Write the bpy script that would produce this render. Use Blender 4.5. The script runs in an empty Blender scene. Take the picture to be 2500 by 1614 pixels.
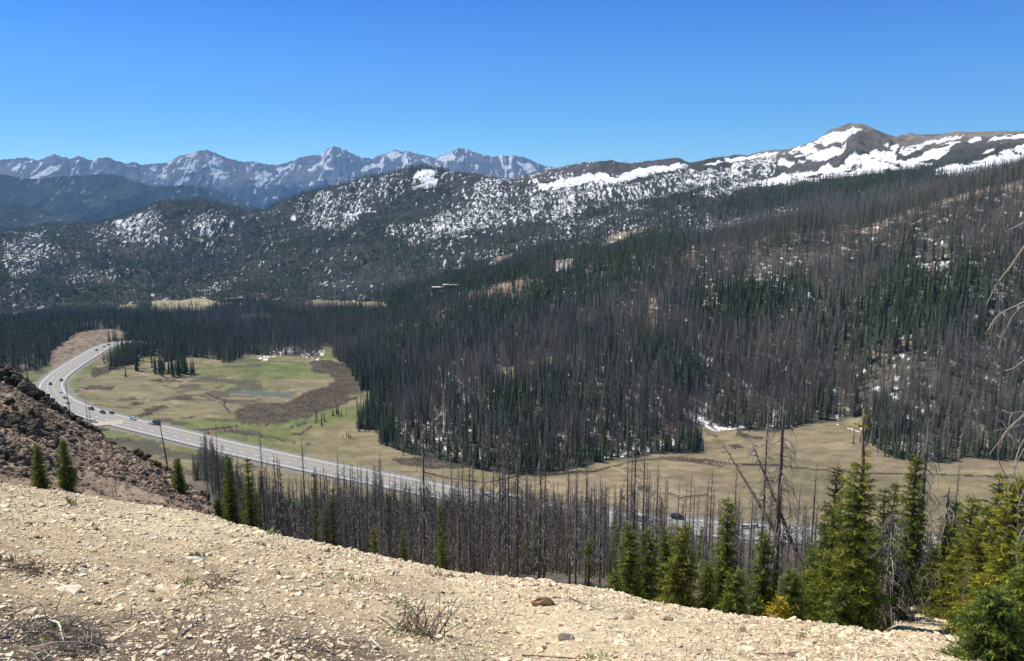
import bpy, math, random
import numpy as np
from mathutils import Vector

# ------------------------------------------------------------------ camera, sky, sun, exposure
C = bpy.context.scene.collection
F = 1962.0                       # focal length in photo pixels (photo 2500 x 1614)
PITCH = math.radians(9.75)
SP, CP = math.sin(PITCH), math.cos(PITCH)
cam_d = bpy.data.cameras.new('camera')
cam = bpy.data.objects.new('camera', cam_d)
C.objects.link(cam)
cam_d.sensor_width = 36.0
cam_d.lens = F / 2500.0 * 36.0
cam_d.clip_start = 0.1
cam_d.clip_end = 80000.0
cam.location = (0, 0, 0)
cam.rotation_euler = (math.pi / 2 - PITCH, 0, 0)
bpy.context.scene.camera = cam

SUN_EL = math.radians(54)
SUN_AZ = math.radians(-62)       # measured from +Y towards +X
world = bpy.data.worlds.new("World")
bpy.context.scene.world = world
world.use_nodes = True
wn = world.node_tree
bg = wn.nodes['Background']
sky = wn.nodes.new('ShaderNodeTexSky')
sky.sky_type = 'NISHITA'
sky.sun_disc = False
sky.sun_elevation = SUN_EL
sky.sun_rotation = SUN_AZ
sky.altitude = 2000
sky.air_density = 1.0
sky.dust_density = 0.6
sky.ozone_density = 2.0
tint = wn.nodes.new('ShaderNodeVectorMath'); tint.operation = 'MULTIPLY'; tint.inputs[1].default_value = (0.80, 1.27, 1.56)
wn.links.new(sky.outputs[0], tint.inputs[0])
# the thin mountain air: deeper blue with height, up to the top of the frame
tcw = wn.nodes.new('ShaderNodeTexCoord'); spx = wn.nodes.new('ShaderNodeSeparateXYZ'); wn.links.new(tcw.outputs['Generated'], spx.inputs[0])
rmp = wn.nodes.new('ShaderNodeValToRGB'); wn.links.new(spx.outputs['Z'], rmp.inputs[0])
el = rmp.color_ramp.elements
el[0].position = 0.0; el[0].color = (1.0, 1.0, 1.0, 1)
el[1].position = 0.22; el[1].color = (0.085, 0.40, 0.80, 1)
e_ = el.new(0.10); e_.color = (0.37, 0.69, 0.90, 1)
e_ = el.new(0.30); e_.color = (0.20, 0.36, 0.58, 1)  # unseen sky above the frame, greyed to cut blue light on objects
e_ = el.new(1.0); e_.color = (0.30, 0.38, 0.46, 1)  # zenith out of view, kept grey for the same softer fill
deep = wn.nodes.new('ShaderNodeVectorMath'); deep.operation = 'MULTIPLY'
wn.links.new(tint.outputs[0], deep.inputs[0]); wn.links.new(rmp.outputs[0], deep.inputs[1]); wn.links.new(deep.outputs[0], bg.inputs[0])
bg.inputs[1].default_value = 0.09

sl = bpy.data.lights.new('sun', 'SUN')
sl.energy = 5.0
sl.angle = math.radians(0.5)
sl.color = (1.0, 0.95, 0.86)
so = bpy.data.objects.new('sun', sl)
C.objects.link(so)
sd = Vector((math.sin(SUN_AZ) * math.cos(SUN_EL), math.cos(SUN_AZ) * math.cos(SUN_EL), math.sin(SUN_EL)))
so.rotation_euler = sd.to_track_quat('Z', 'Y').to_euler()
vs = bpy.context.scene.view_settings
vs.view_transform = 'Standard'
vs.look = 'None'
vs.exposure = 0.5
vs.gamma = 1.0

HAZE_DENSITY = 4.8e-5
HAZE_COLOR = (0.30, 0.58, 1.0)

rng = np.random.default_rng(7)
random.seed(7)

# ------------------------------------------------------------------ projection helpers
def ray(u, v):
    u = np.asarray(u, float); v = np.asarray(v, float)
    a = (u - 1250) / F; b = (807 - v) / F
    return a, CP + b * SP, -SP + b * CP
def azt(u, v):                   # azimuth and tangent of elevation of a photo pixel
    x, y, z = ray(u, v)
    r = np.hypot(x, y)
    return np.arctan2(x, y), z / r
def pix(x, y, z):                # world point -> photo pixel
    d = y * CP - z * SP
    d = np.where(np.abs(d) < 1e-6, 1e-6, d)
    return 1250 + F * x / d, 807 - F * (y * SP + z * CP) / d
def pt(u, v, R):                 # world point on a pixel's ray at horizontal distance R
    az, t = azt(u, v)
    return np.array([R * np.sin(az), R * np.cos(az), R * t])
def az_of(u):
    return float(azt(u, 900)[0])

# ------------------------------------------------------------------ noise
def _h(ix, iy, seed):
    n = (ix.astype(np.int64) * 374761393 + iy.astype(np.int64) * 668265263 + seed * 974711) & 0xffffffff
    n = ((n ^ (n >> 13)) * 1274126177) & 0xffffffff
    return ((n ^ (n >> 16)) & 0xffff) / 65535.0
def vnoise(x, y, seed=0):
    x = np.asarray(x, float); y = np.asarray(y, float)
    ix = np.floor(x); iy = np.floor(y)
    fx = x - ix; fy = y - iy
    fx = fx * fx * fx * (fx * (fx * 6 - 15) + 10); fy = fy * fy * fy * (fy * (fy * 6 - 15) + 10)
    a = _h(ix, iy, seed); b = _h(ix + 1, iy, seed); c = _h(ix, iy + 1, seed); d = _h(ix + 1, iy + 1, seed)
    return (a * (1 - fx) + b * fx) * (1 - fy) + (c * (1 - fx) + d * fx) * fy
def fbm(x, y, octv=4, seed=0, gain=0.5):
    s = 0; a = 1; t = 0
    for i in range(octv):
        s = s + a * vnoise(x * 2 ** i + 17.3 * i, y * 2 ** i - 9.1 * i, seed + i); t += a; a *= gain
    return s / t
def ridged(x, y, octv=4, seed=0):
    s = 0; a = 1; t = 0
    for i in range(octv):
        n = 1 - np.abs(2 * vnoise(x * 2 ** i + 7.7 * i, y * 2 ** i + 3.1 * i, seed + i) - 1)
        s = s + a * n * n; t += a; a *= 0.5
    return s / t
def sstep(a, b, x):
    t = np.clip((x - a) / (b - a), 0, 1)
    return t * t * (3 - 2 * t)
def inpoly(u, v, poly):
    inside = np.zeros(np.shape(u), bool)
    n = len(poly)
    j = n - 1
    for i in range(n):
        xi, yi = poly[i]; xj, yj = poly[j]
        if yi != yj:
            c = ((yi > v) != (yj > v)) & (u < (xj - xi) * (v - yi) / (yj - yi) + xi)
            inside ^= c
        j = i
    return inside
def pin(u, v, poly):             # bounding-box guarded version
    P = np.array(poly)
    m = (u > P[:, 0].min()) & (u < P[:, 0].max()) & (v > P[:, 1].min()) & (v < P[:, 1].max())
    out = np.zeros(u.shape, bool)
    if m.any():
        out[m] = inpoly(u[m], v[m], poly)
    return out

# ------------------------------------------------------------------ materials
def M_new(name):
    m = bpy.data.materials.new(name); m.use_nodes = True
    nt = m.node_tree; b = nt.nodes['Principled BSDF']
    b.inputs['Specular IOR Level'].default_value = 0.25
    return m, nt, b
def mat_attr(name, rough=0.9, nscale=None, namt=0.25, bscale=None, bstr=0.0, bdist=1.0, transl=0.0, spec=0.2, detail=6):
    """colour from the point attribute Col, broken up by world-space noise"""
    m, nt, b = M_new(name)
    at = nt.nodes.new('ShaderNodeAttribute'); at.attribute_name = 'Col'
    b.inputs['Roughness'].default_value = rough
    b.inputs['Specular IOR Level'].default_value = spec
    col = at.outputs['Color']
    tc = nt.nodes.new('ShaderNodeTexCoord')
    if nscale:
        for k, sc in enumerate(nscale if isinstance(nscale, (list, tuple)) else [nscale]):
            n = nt.nodes.new('ShaderNodeTexNoise'); n.inputs['Scale'].default_value = sc
            n.inputs['Detail'].default_value = detail; n.inputs['Roughness'].default_value = 0.65
            nt.links.new(tc.outputs['Object'], n.inputs['Vector'])
            mr = nt.nodes.new('ShaderNodeMapRange')
            mr.inputs['From Min'].default_value = 0.3; mr.inputs['From Max'].default_value = 0.7
            mr.inputs['To Min'].default_value = 1 - namt; mr.inputs['To Max'].default_value = 1 + namt
            nt.links.new(n.outputs['Fac'], mr.inputs['Value'])
            mx = nt.nodes.new('ShaderNodeVectorMath'); mx.operation = 'SCALE'
            nt.links.new(col, mx.inputs[0]); nt.links.new(mr.outputs[0], mx.inputs['Scale'])
            col = mx.outputs[0]
    nt.links.new(col, b.inputs['Base Color'])
    if bscale:
        n = nt.nodes.new('ShaderNodeTexNoise'); n.inputs['Scale'].default_value = bscale
        n.inputs['Detail'].default_value = 8; n.inputs['Roughness'].default_value = 0.7
        nt.links.new(tc.outputs['Object'], n.inputs['Vector'])
        bp = nt.nodes.new('ShaderNodeBump'); bp.inputs['Strength'].default_value = bstr; bp.inputs['Distance'].default_value = bdist
        nt.links.new(n.outputs['Fac'], bp.inputs['Height']); nt.links.new(bp.outputs[0], b.inputs['Normal'])
    if transl:
        tr = nt.nodes.new('ShaderNodeBsdfTranslucent'); nt.links.new(col, tr.inputs['Color'])
        ms = nt.nodes.new('ShaderNodeMixShader'); ms.inputs[0].default_value = transl
        nt.links.new(b.outputs[0], ms.inputs[1]); nt.links.new(tr.outputs[0], ms.inputs[2])
        nt.links.new(ms.outputs[0], nt.nodes['Material Output'].inputs['Surface'])
    return m
def mat_plain(name, col, rough=0.8, var=0.15, scale=4.0, spec=0.25, metal=0.0, transl=0.0):
    m, nt, b = M_new(name)
    tc = nt.nodes.new('ShaderNodeTexCoord')
    n = nt.nodes.new('ShaderNodeTexNoise'); n.inputs['Scale'].default_value = scale; n.inputs['Detail'].default_value = 5
    nt.links.new(tc.outputs['Object'], n.inputs['Vector'])
    mr = nt.nodes.new('ShaderNodeMapRange')
    mr.inputs['From Min'].default_value = 0.3; mr.inputs['From Max'].default_value = 0.7
    mr.inputs['To Min'].default_value = 1 - var; mr.inputs['To Max'].default_value = 1 + var
    nt.links.new(n.outputs['Fac'], mr.inputs['Value'])
    mx = nt.nodes.new('ShaderNodeVectorMath'); mx.operation = 'SCALE'; mx.inputs[0].default_value = col
    nt.links.new(mr.outputs[0], mx.inputs['Scale'])
    nt.links.new(mx.outputs[0], b.inputs['Base Color'])
    b.inputs['Roughness'].default_value = rough; b.inputs['Specular IOR Level'].default_value = spec
    b.inputs['Metallic'].default_value = metal
    if transl:
        tr = nt.nodes.new('ShaderNodeBsdfTranslucent'); nt.links.new(mx.outputs[0], tr.inputs['Color'])
        ms = nt.nodes.new('ShaderNodeMixShader'); ms.inputs[0].default_value = transl
        nt.links.new(b.outputs[0], ms.inputs[1]); nt.links.new(tr.outputs[0], ms.inputs[2])
        nt.links.new(ms.outputs[0], nt.nodes['Material Output'].inputs['Surface'])
    return m

# ------------------------------------------------------------------ mesh helpers
def mesh_np(name, V, Fc, mat, col=None, smooth=False, parent=None, link=True):
    """V (n,3), Fc (m,3) or (m,4) array; col (n,3)"""
    V = np.asarray(V, np.float32); Fc = np.asarray(Fc, np.int32)
    me = bpy.data.meshes.new(name)
    k = Fc.shape[1]
    me.vertices.add(len(V)); me.vertices.foreach_set('co', V.ravel())
    me.loops.add(Fc.size); me.loops.foreach_set('vertex_index', Fc.ravel())
    me.polygons.add(len(Fc)); me.polygons.foreach_set('loop_start', np.arange(0, Fc.size, k, dtype=np.int32))
    me.polygons.foreach_set('use_smooth', np.full(len(Fc), smooth))
    if col is not None:
        a = me.attributes.new('Col', 'FLOAT_COLOR', 'POINT')
        c4 = np.ones((len(V), 4), np.float32); c4[:, :3] = col
        a.data.foreach_set('color', c4.ravel())
    me.update(calc_edges=True)
    if mat: me.materials.append(mat)
    o = bpy.data.objects.new(name, me)
    if link: C.objects.link(o)
    if parent is not None: o.parent = parent
    return o
def tag(o, label=None, cat=None, group=None, kind=None):
    if label: o['label'] = label
    if cat: o['category'] = cat
    if group: o['group'] = group
    if kind: o['kind'] = kind
    return o
def empty(name, loc, rz=0.0):
    o = bpy.data.objects.new(name, None); C.objects.link(o)
    o.location = loc; o.rotation_euler = (0, 0, rz); o.empty_display_size = 0.3
    return o
class Geo:
    """collects triangles (as numpy chunks)"""
    def __init__(s): s.V = []; s.F = []; s.C = []; s.n = 0
    def add(s, V, Fc, col=None):
        V = np.asarray(V, float).reshape(-1, 3); Fc = np.asarray(Fc, int)
        if Fc.shape[1] == 4: Fc = np.concatenate([Fc[:, [0, 1, 2]], Fc[:, [0, 2, 3]]])
        s.V.append(V); s.F.append(Fc + s.n); s.n += len(V)
        c = np.ones((len(V), 3)) * (np.array(col) if col is not None else 1.0)
        s.C.append(c)
    def get(s): return np.concatenate(s.V), np.concatenate(s.F), np.concatenate(s.C)
    def build(s, name, mat, parent=None, smooth=False):
        V, Fc, Cc = s.get()
        return mesh_np(name, V, Fc, mat, Cc, smooth, parent)
def tube(pts, rad, sides=5, cap=True, twist=0.0):
    P = np.asarray(pts, float); n = len(P); rad = np.broadcast_to(np.asarray(rad, float), (n,))
    T = np.gradient(P, axis=0); T /= np.linalg.norm(T, axis=1)[:, None] + 1e-9
    ref = np.array([0, 0, 1.0]) if abs(T[0, 2]) < 0.9 else np.array([1.0, 0, 0])
    A = np.cross(T, ref); A /= np.linalg.norm(A, axis=1)[:, None] + 1e-9
    B = np.cross(T, A)
    th = np.linspace(0, 2 * np.pi, sides, endpoint=False) + twist
    V = P[:, None] + rad[:, None, None] * (np.cos(th)[None, :, None] * A[:, None] + np.sin(th)[None, :, None] * B[:, None])
    V = V.reshape(-1, 3)
    i = np.arange(n - 1)[:, None] * sides; j = np.arange(sides)[None]
    j2 = (j + 1) % sides
    q = np.stack([i + j, i + j2, i + sides + j2, i + sides + j], -1).reshape(-1, 4)
    Fc = np.concatenate([q[:, [0, 1, 2]], q[:, [0, 2, 3]]])
    if cap and sides >= 3:
        base = (n - 1) * sides
        Fc = np.concatenate([Fc, np.array([[base, base + k, base + k + 1] for k in range(1, sides - 1)]),
                             np.array([[0, k + 1, k] for k in range(1, sides - 1)])])
    return V, Fc
def box(cx, cy, cz, sx, sy, sz, tx=1.0, ty=1.0):
    """box with optionally tapered top"""
    V = []
    for z, a, b in ((-0.5, 1, 1), (0.5, tx, ty)):
        for x, y in ((-.5, -.5), (.5, -.5), (.5, .5), (-.5, .5)):
            V.append((cx + x * sx * a, cy + y * sy * b, cz + z * sz))
    Fc = [(0, 3, 2, 1), (4, 5, 6, 7), (0, 1, 5, 4), (1, 2, 6, 5), (2, 3, 7, 6), (3, 0, 4, 7)]
    return np.array(V), np.array(Fc)

# ================================================================== TERRAIN (one height field over azimuth and distance)
UL, UR = -450, 2950
NAZ = 900
AZG = np.linspace(az_of(UL), az_of(UR), NAZ)
def row(pts, mode, smooth=6):
    """pts: (u, v, R) with mode 'v', (u, z, R) with mode 'z', (u, v, z) with mode 'vz' (R follows)"""
    A = []; RR = []; ZZ = []
    for p in pts:
        u = p[0]
        if mode == 'v':
            az, t = azt(u, p[1]); R = p[2]; z = R * t
        elif mode == 'z':
            az = azt(u, 900)[0]; z = p[1]; R = p[2]
        else:
            az, t = azt(u, p[1]); z = p[2]; R = z / t
        A.append(float(az)); RR.append(float(R)); ZZ.append(float(z))
    R = np.interp(AZG, A, RR); Z = np.interp(AZG, A, ZZ)
    if smooth:
        k = np.exp(-0.5 * (np.arange(-3 * smooth, 3 * smooth + 1) / smooth) ** 2); k /= k.sum()
        pad = 3 * smooth
        R = np.convolve(np.pad(R, pad, 'edge'), k, 'valid'); Z = np.convolve(np.pad(Z, pad, 'edge'), k, 'valid')
    return R, Z
CREST = [(-450,560),(-200,575),(0,566),(70,560),(140,552),(220,548),(265,541),(300,530),(350,512),(370,502),(420,495),(500,493),(545,503),
         (600,515),(640,517),(680,500),(700,491),(760,472),(830,452),(900,436),(960,424),(1000,412),(1040,408),(1070,412),(1100,418),(1160,428),(1200,433),(1240,438),(1300,424),(1344,413),
         (1432,399),(1491,396),(1549,399),(1623,390),(1658,389),(1681,400),(1716,397),(1755,387),(1828,381),(1875,371),(1917,365),
         (1958,357),(1996,341),(2031,318),(2061,307),(2081,305),(2110,308),(2148,322),(2184,333),(2245,335),(2286,333),(2338,325),
         (2382,324),(2499,325),(2700,318),(2950,300)]
def crestR(u):
    return float(np.interp(u, [-450, 0, 500, 800, 1100, 1650, 2080, 2500, 2950], [3500, 3300, 2900, 2850, 2900, 2500, 2650, 2300, 2000]))
rows = []
rows.append(row([(UL,-1.5,.4),(UR,-1.7,.4)], 'z'))                                                            # 0 feet
rows.append(row([(-450,-2.4,6),(0,-3.0,6),(1250,-3.95,6),(2500,-3.7,6.5),(2950,-3.5,6.5)], 'z'))               # 1
KE = [(-450,1125,25),(0,1197,23),(120,1212,22.5),(250,1236,22),(350,1252,21.5),(450,1262,21),(560,1290,19.5),(700,1322,17.5),(900,1362,15.5),(1100,1400,14.2),(1250,1415,13.8),(1400,1430,13.5),
      (1520,1455,13.4),(1600,1478,13.5),(1800,1510,14),(2000,1532,14),(2150,1548,14),(2300,1562,14),(2500,1580,14),(2950,1600,14)]
rows.append(row(KE, 'v', 3))                                                                                 # 2 knoll edge
eR, eZ = rows[-1]
uG = np.array([np.interp(a, [az_of(u) for u in range(UL, UR + 1, 10)], range(UL, UR + 1, 10)) for a in AZG])
wR = sstep(2120, 2260, uG)                       # right: the sandy bank goes on, gently
wL = 1 - sstep(480, 700, uG)                     # left: the scree side
rows.append((eR + 3.0, eZ - 3.0 * (0.75 * (1 - wR) + 0.42 * wR)))                                            # 3
z_dip_l = row([(UL,-9.5,29),(0,-11.2,29),(250,-12,29),(450,-12.6,28),(700,-13.5,27),(UR,-13,27)], 'z')
z_sl_r = -6.8 - 0.55 * (z_dip_l[0] - 14)
z_bank = np.interp(AZG, [az_of(2200), az_of(2500)], [-12.3, -12.0])
zz = z_dip_l[1] * wL + (1 - wL) * (z_sl_r * (1 - wR) + wR * z_bank)
rows.append((z_dip_l[0], zz))                                                                                # 4 dip
SB = row([(-450,1120,38),(0,1192,38),(250,1232,38),(450,1256,38),(560,1290,38),(700,1330,38),(UR,1330,38)], 'v')
def slope_z(R):                                                                                              # the burnt slope below the knoll
    return np.interp(R, [14, 38, 100, 165, 350], [-6.8, -20.0, -49.5, -77.5, -148.5])
wRb = sstep(2120, 2260, uG)
zs38 = slope_z(38) * (1 - wRb) + wRb * (-19.5)
rows.append((np.full(NAZ, 38.0), SB[1] * wL + (1 - wL) * zs38))                                              # 5 scree foot
SM = row([(-450,940,56),(0,1050,60),(250,1150,56),(450,1228,50),(560,1281,47),(700,1340,46),(UR,1340,46)], 'v')
rows.append((SM[0], SM[1] * wL + (1 - wL) * slope_z(SM[0])))                                                 # 6
SK = row([(-450,760,100),(-100,868,98),(0,925,95),(50,953,92),(100,990,90),(150,1022,88),(200,1062,86),(250,1092,83),(300,1118,80),(350,1148,77),(400,1178,73),
          (450,1212,69),(500,1243,64),(560,1275,60),(640,1315,56),(700,1340,54),(UR,1340,54)], 'v', 3)
rows.append((SK[0], SK[1] * wL + (1 - wL) * slope_z(SK[0])))                                                 # 7 scree skyline
rows.append((SK[0] + 9, (SK[1] - 9.5) * wL + (1 - wL) * slope_z(SK[0] + 9)))                                 # 8
r160 = np.full(NAZ, 165.0)
rows.append((r160, -57 * wL + (1 - wL) * slope_z(165)))                                                      # 9
rows.append(row([(-450,-149,500),(0,-149,480),(300,-149,440),(700,-148.5,380),(1000,-148.5,365),(1500,-148.5,345),(UR,-148.5,340)], 'z'))  # 10 slope foot
rows.append(row([(-450,-150.5,620),(0,-150.5,600),(300,-150.5,560),(700,-151,450),(1000,-151,420),(1250,-151,405),(1500,-150.5,400),(1700,-150.5,400),(UR,-150.5,410)], 'z'))  # 11
FOOT = [(-450,900,-151),(0,905,-151),(300,900,-158),(600,880,-160),(750,880,-160),(850,930,-157),(900,1000,-153),(1000,1082,-152),(1100,1118,-152),
        (1200,1132,-152),(1350,1138,-152),(1500,1120,-152),(1620,1100,-152),(1700,1066,-152),(1800,1045,-152),(1950,1042,-151),(2060,1035,-150),(2130,1085,-151),
        (2250,1122,-151),(2400,1115,-150),(2500,1105,-150),(2950,1080,-148)]
rows.append(row(FOOT, 'vz'))                                                                                 # 12 forest foot
NC = [(-450,-175,1250),(0,-180,1250),(300,-188,1250),(600,-190,1250),(800,-186,1250),(950,-165,1180),(1050,-140,1080),(1100,-122,1010),(1200,-108,980),(1300,-96,960),
      (1500,-74,950),(1800,-48,910),(2150,-24,860),(2300,-4,860),(2500,14,880),(2950,60,900)]
nc = row(NC, 'z', 8)
f12 = rows[-1]
rows.append((f12[0] + 0.33 * (nc[0] - f12[0]), f12[1] + 0.30 * (nc[1] - f12[1])))                            # 13
rows.append((f12[0] + 0.66 * (nc[0] - f12[0]), f12[1] + 0.66 * (nc[1] - f12[1])))                            # 14
rows.append(nc)                                                                                              # 15 brow of the near hillside
rows.append(row([(-450,-205,1600),(0,-206,1600),(450,-205,1580),(700,-205,1560),(850,-200,1500),(950,-185,1450),(1100,-150,1400),(1300,-118,1300),(1500,-88,1230),
                 (1800,-60,1150),(2080,-28,1120),(2300,2,1060),(2500,22,1050),(2950,70,1050)], 'z', 10))     # 16
rows.append(row([(-450,640,2250),(0,640,2250),(250,650,2200),(400,640,2100),(600,632,2100),(800,600,2050),(1000,575,2000),(1200,540,1900),(1500,500,1700),(1800,463,1600),(2080,443,1580),
                 (2200,430,1500),(2350,418,1450),(2500,405,1420),(2950,380,1300)], 'v', 10))                 # 17
cr = [(u, v, crestR(u)) for u, v in CREST]
rc = row(cr, 'v', 1)
r17 = rows[-1]
rows.append((r17[0] + 0.55 * (rc[0] - r17[0]), r17[1] + 0.52 * (rc[1] - r17[1])))                            # 18
rows.append(rc)                                                                                              # 19 crest
rows.append((rc[0] + 250, rc[1] - 70))                                                                       # 20
rows.append((np.full(NAZ, 4300.0), np.full(NAZ, -260.0)))                                                    # 21
RT = np.array([r[0] for r in rows]).T            # (NAZ, K)
ZT = np.array([r[1] for r in rows]).T
for k in range(1, RT.shape[1]):
    RT[:, k] = np.maximum(RT[:, k], RT[:, k - 1] + 0.5)
K = RT.shape[1]
d = (ZT[:, 1:] - ZT[:, :-1]) / (RT[:, 1:] - RT[:, :-1])
MT = np.zeros_like(ZT)
MT[:, 0] = d[:, 0]; MT[:, -1] = d[:, -1]
h0 = RT[:, 1:-1] - RT[:, :-2]; h1 = RT[:, 2:] - RT[:, 1:-1]
w1 = 2 * h1 + h0; w2 = h1 + 2 * h0
same = d[:, :-1] * d[:, 1:] > 0
with np.errstate(divide='ignore', invalid='ignore'):
    MT[:, 1:-1] = np.where(same, (w1 + w2) / (w1 / d[:, :-1] + w2 / d[:, 1:]), 0)
def hbase(az, R):
    az = np.asarray(az, float).ravel(); R = np.asarray(R, float).ravel()
    f = np.clip((az - AZG[0]) / (AZG[1] - AZG[0]), 0, NAZ - 1.001)
    i = f.astype(int); f = (f - i)[:, None]
    r = RT[i] * (1 - f) + RT[i + 1] * f
    z = ZT[i] * (1 - f) + ZT[i + 1] * f
    m = MT[i] * (1 - f) + MT[i + 1] * f
    k = np.clip((r <= R[:, None]).sum(1) - 1, 0, K - 2)
    a = np.arange(len(R))
    r0 = r[a, k]; hh = r[a, k + 1] - r0
    t = np.clip((R - r0) / hh, 0, 1)
    t2 = t * t; t3 = t2 * t
    out = (2 * t3 - 3 * t2 + 1) * z[a, k] + (t3 - 2 * t2 + t) * hh * m[a, k] + (-2 * t3 + 3 * t2) * z[a, k + 1] + (t3 - t2) * hh * m[a, k + 1]
    return out, k, t

# ---- road centre line (photo pixels of both edge lines laid onto the valley floor)
def zroad(u, arm):
    return np.interp(u, [100, 150, 320], [-150.5, -153.5, -160.0]) if arm else -150.0
outer = [(330,826,1),(307,829,1),(244,840,1),(189,873,1),(134.5,907,1),(103.6,938,0),(103,951,0),(113,969,0),(134.5,985.5,0),(167,999,0),(211,1013.6,0),(254,1027,0),(298,1038,0),(389,1060,0),(471,1080,0)]
inner = [(330,831,1),(305.5,834.5,1),(262,851,1),(207,883.6,1),(152.7,921,1),(141.8,934.5,0),(140,945.5,0),(147,962,0),(162,973,0),(178,983.6,0),(207,997,0),(252.7,1012,0),(298,1021,0),(352.7,1034.5,0),(471,1062,0)]
def onplane(u, v, z):
    az, t = azt(u, v); R = z / t
    return np.array([R * np.sin(az), R * np.cos(az), z])
def resample(P, step):
    P = np.asarray(P, float); s = np.r_[0, np.cumsum(np.linalg.norm(np.diff(P[:, :2], axis=0), axis=1))]
    n = max(2, int(s[-1] / step)); t = np.linspace(0, s[-1], n)
    return np.stack([np.interp(t, s, P[:, k]) for k in range(P.shape[1])], 1)
def smoothline(P, it):
    P = P.copy()
    for _ in range(it):
        P[1:-1] = 0.25 * P[:-2] + 0.5 * P[1:-1] + 0.25 * P[2:]
    return P
Po = resample([onplane(u, v, float(zroad(u, a))) for u, v, a in outer], 5)
Pi = resample([onplane(u, v, float(zroad(u, a))) for u, v, a in inner], 5)
t_ = np.linspace(0, 1, 120)
Po = np.stack([np.interp(t_ * (len(Po) - 1), range(len(Po)), Po[:, k]) for k in range(3)], 1)
Pi = np.stack([np.interp(t_ * (len(Pi) - 1), range(len(Pi)), Pi[:, k]) for k in range(3)], 1)
ctr = (Po + Pi) / 2
rest = [onplane(u, v, -150.0) for u, v in [(560,1093),(640,1110),(765,1138),(922,1168),(1061,1196),(1164,1220),(1270,1240),(1456,1264),(1654,1284),(1845,1298),(2100,1318),(2500,1345),(3000,1370)]]
far_end = [onplane(350, 838, -165.0), onplane(420, 846, -171.0)]
ctr = np.concatenate([np.array(far_end[::-1]), ctr, np.array(rest)])
ROAD = smoothline(resample(ctr, 4.0), 30)
HALF = 7.2                                        # centre line to edge line
SIDE = resample([onplane(300,1030,-150.0), onplane(262,1033,-150.0), onplane(225,1037,-150.0), onplane(170,1043,-150.0)], 3.0)
def dist_line(x, y, L, chunk=20000):
    out = np.empty(len(x)); idx = np.empty(len(x), int)
    for s in range(0, len(x), chunk):
        dx = x[s:s + chunk, None] - L[None, :, 0]; dy = y[s:s + chunk, None] - L[None, :, 1]
        q = dx * dx + dy * dy
        j = q.argmin(1); idx[s:s + chunk] = j; out[s:s + chunk] = np.sqrt(q[np.arange(len(j)), j])
    return out, idx
RX0, RX1, RY0, RY1 = ROAD[:, 0].min() - 45, ROAD[:, 0].max() + 45, ROAD[:, 1].min() - 45, ROAD[:, 1].max() + 45

def hfield(x, y):
    x = np.asarray(x, float).ravel(); y = np.asarray(y, float).ravel()
    R = np.hypot(x, y); az = np.arctan2(x, y)
    z, k, t = hbase(az, R)
    kt = k + t
    # relief
    near = np.exp(-((R / 26.0) ** 4))
    z = z + near * 0.10 * (fbm(x * 0.8, y * 0.8, 3, 1) - 0.5) * np.clip(R / 5, 0, 1) + near * 0.05 * (fbm(x * 4, y * 4, 3, 5) - 0.5)
    wl = 1 - sstep(az_of(520), az_of(680), az)
    scr = np.exp(-((R - 62) / 34.0) ** 4) * wl
    z = z + scr * (1.5 * (fbm(x * 0.16, y * 0.16, 4, 11) - 0.5) + 0.7 * (fbm(x * 0.9, y * 0.9, 3, 12) - 0.5))
    sl = sstep(30, 60, R) * (1 - sstep(300, 360, R)) * (1 - scr)
    z = z + sl * 1.6 * (fbm(x * 0.06, y * 0.06, 4, 21) - 0.5)
    z = z + sstep(16.8, 17.6, kt) * (1 - sstep(18.85, 19.0, kt)) * (14 * (ridged(x * 0.016, y * 0.008, 3, 91) - .5) + 5 * (fbm(x * .06, y * .05, 3, 92) - .5))
    hill = sstep(12.0, 12.6, kt) * (1 - sstep(18.3, 19.0, kt) * 0.8)
    big = np.clip(R / 1000, 0.5, 3)
    z = z + hill * big * (11 * (fbm(x * 0.008, y * 0.008, 4, 31) - 0.5) + 16 * (ridged(x * 0.0035, y * 0.0035, 3, 41) - 0.45) * sstep(1000, 1700, R))
    flat = sstep(360, 430, R) * (1 - sstep(12.0, 12.6, kt))
    z = z + flat * 1.2 * (fbm(x * 0.02, y * 0.02, 4, 51) - 0.5)
    m = (x > RX0) & (x < RX1) & (y > RY0) & (y < RY1) & (R > 250)
    if m.any():
        dd, j = dist_line(x[m], y[m], ROAD)
        w = 1 - sstep(11, 34, dd)
        z[m] = z[m] * (1 - w) + (ROAD[j, 2] - 0.35) * w
    return z

# ---- ray / ground intersection for placing things
RS = np.concatenate([np.linspace(3, 30, 110), np.geomspace(30.2, 4200, 900)])
def ground(u, v, rmin=0.0):
    az, t = azt(u, v)
    az = float(az); t = float(t)
    r = RS[RS > rmin]
    z = hfield(r * math.sin(az), r * math.cos(az))
    below = (r * t <= z)
    i = int(np.argmax(below)) if below.any() else len(r) - 1
    if i > 0 and below.any():
        a = (r[i - 1] * t - z[i - 1]); b = (r[i] * t - z[i])
        R = r[i - 1] + (r[i] - r[i - 1]) * a / (a - b + 1e-9)
    else: R = r[i]
    x, y = R * math.sin(az), R * math.cos(az)
    return np.array([x, y, float(hfield([x], [y])[0])])

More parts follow.
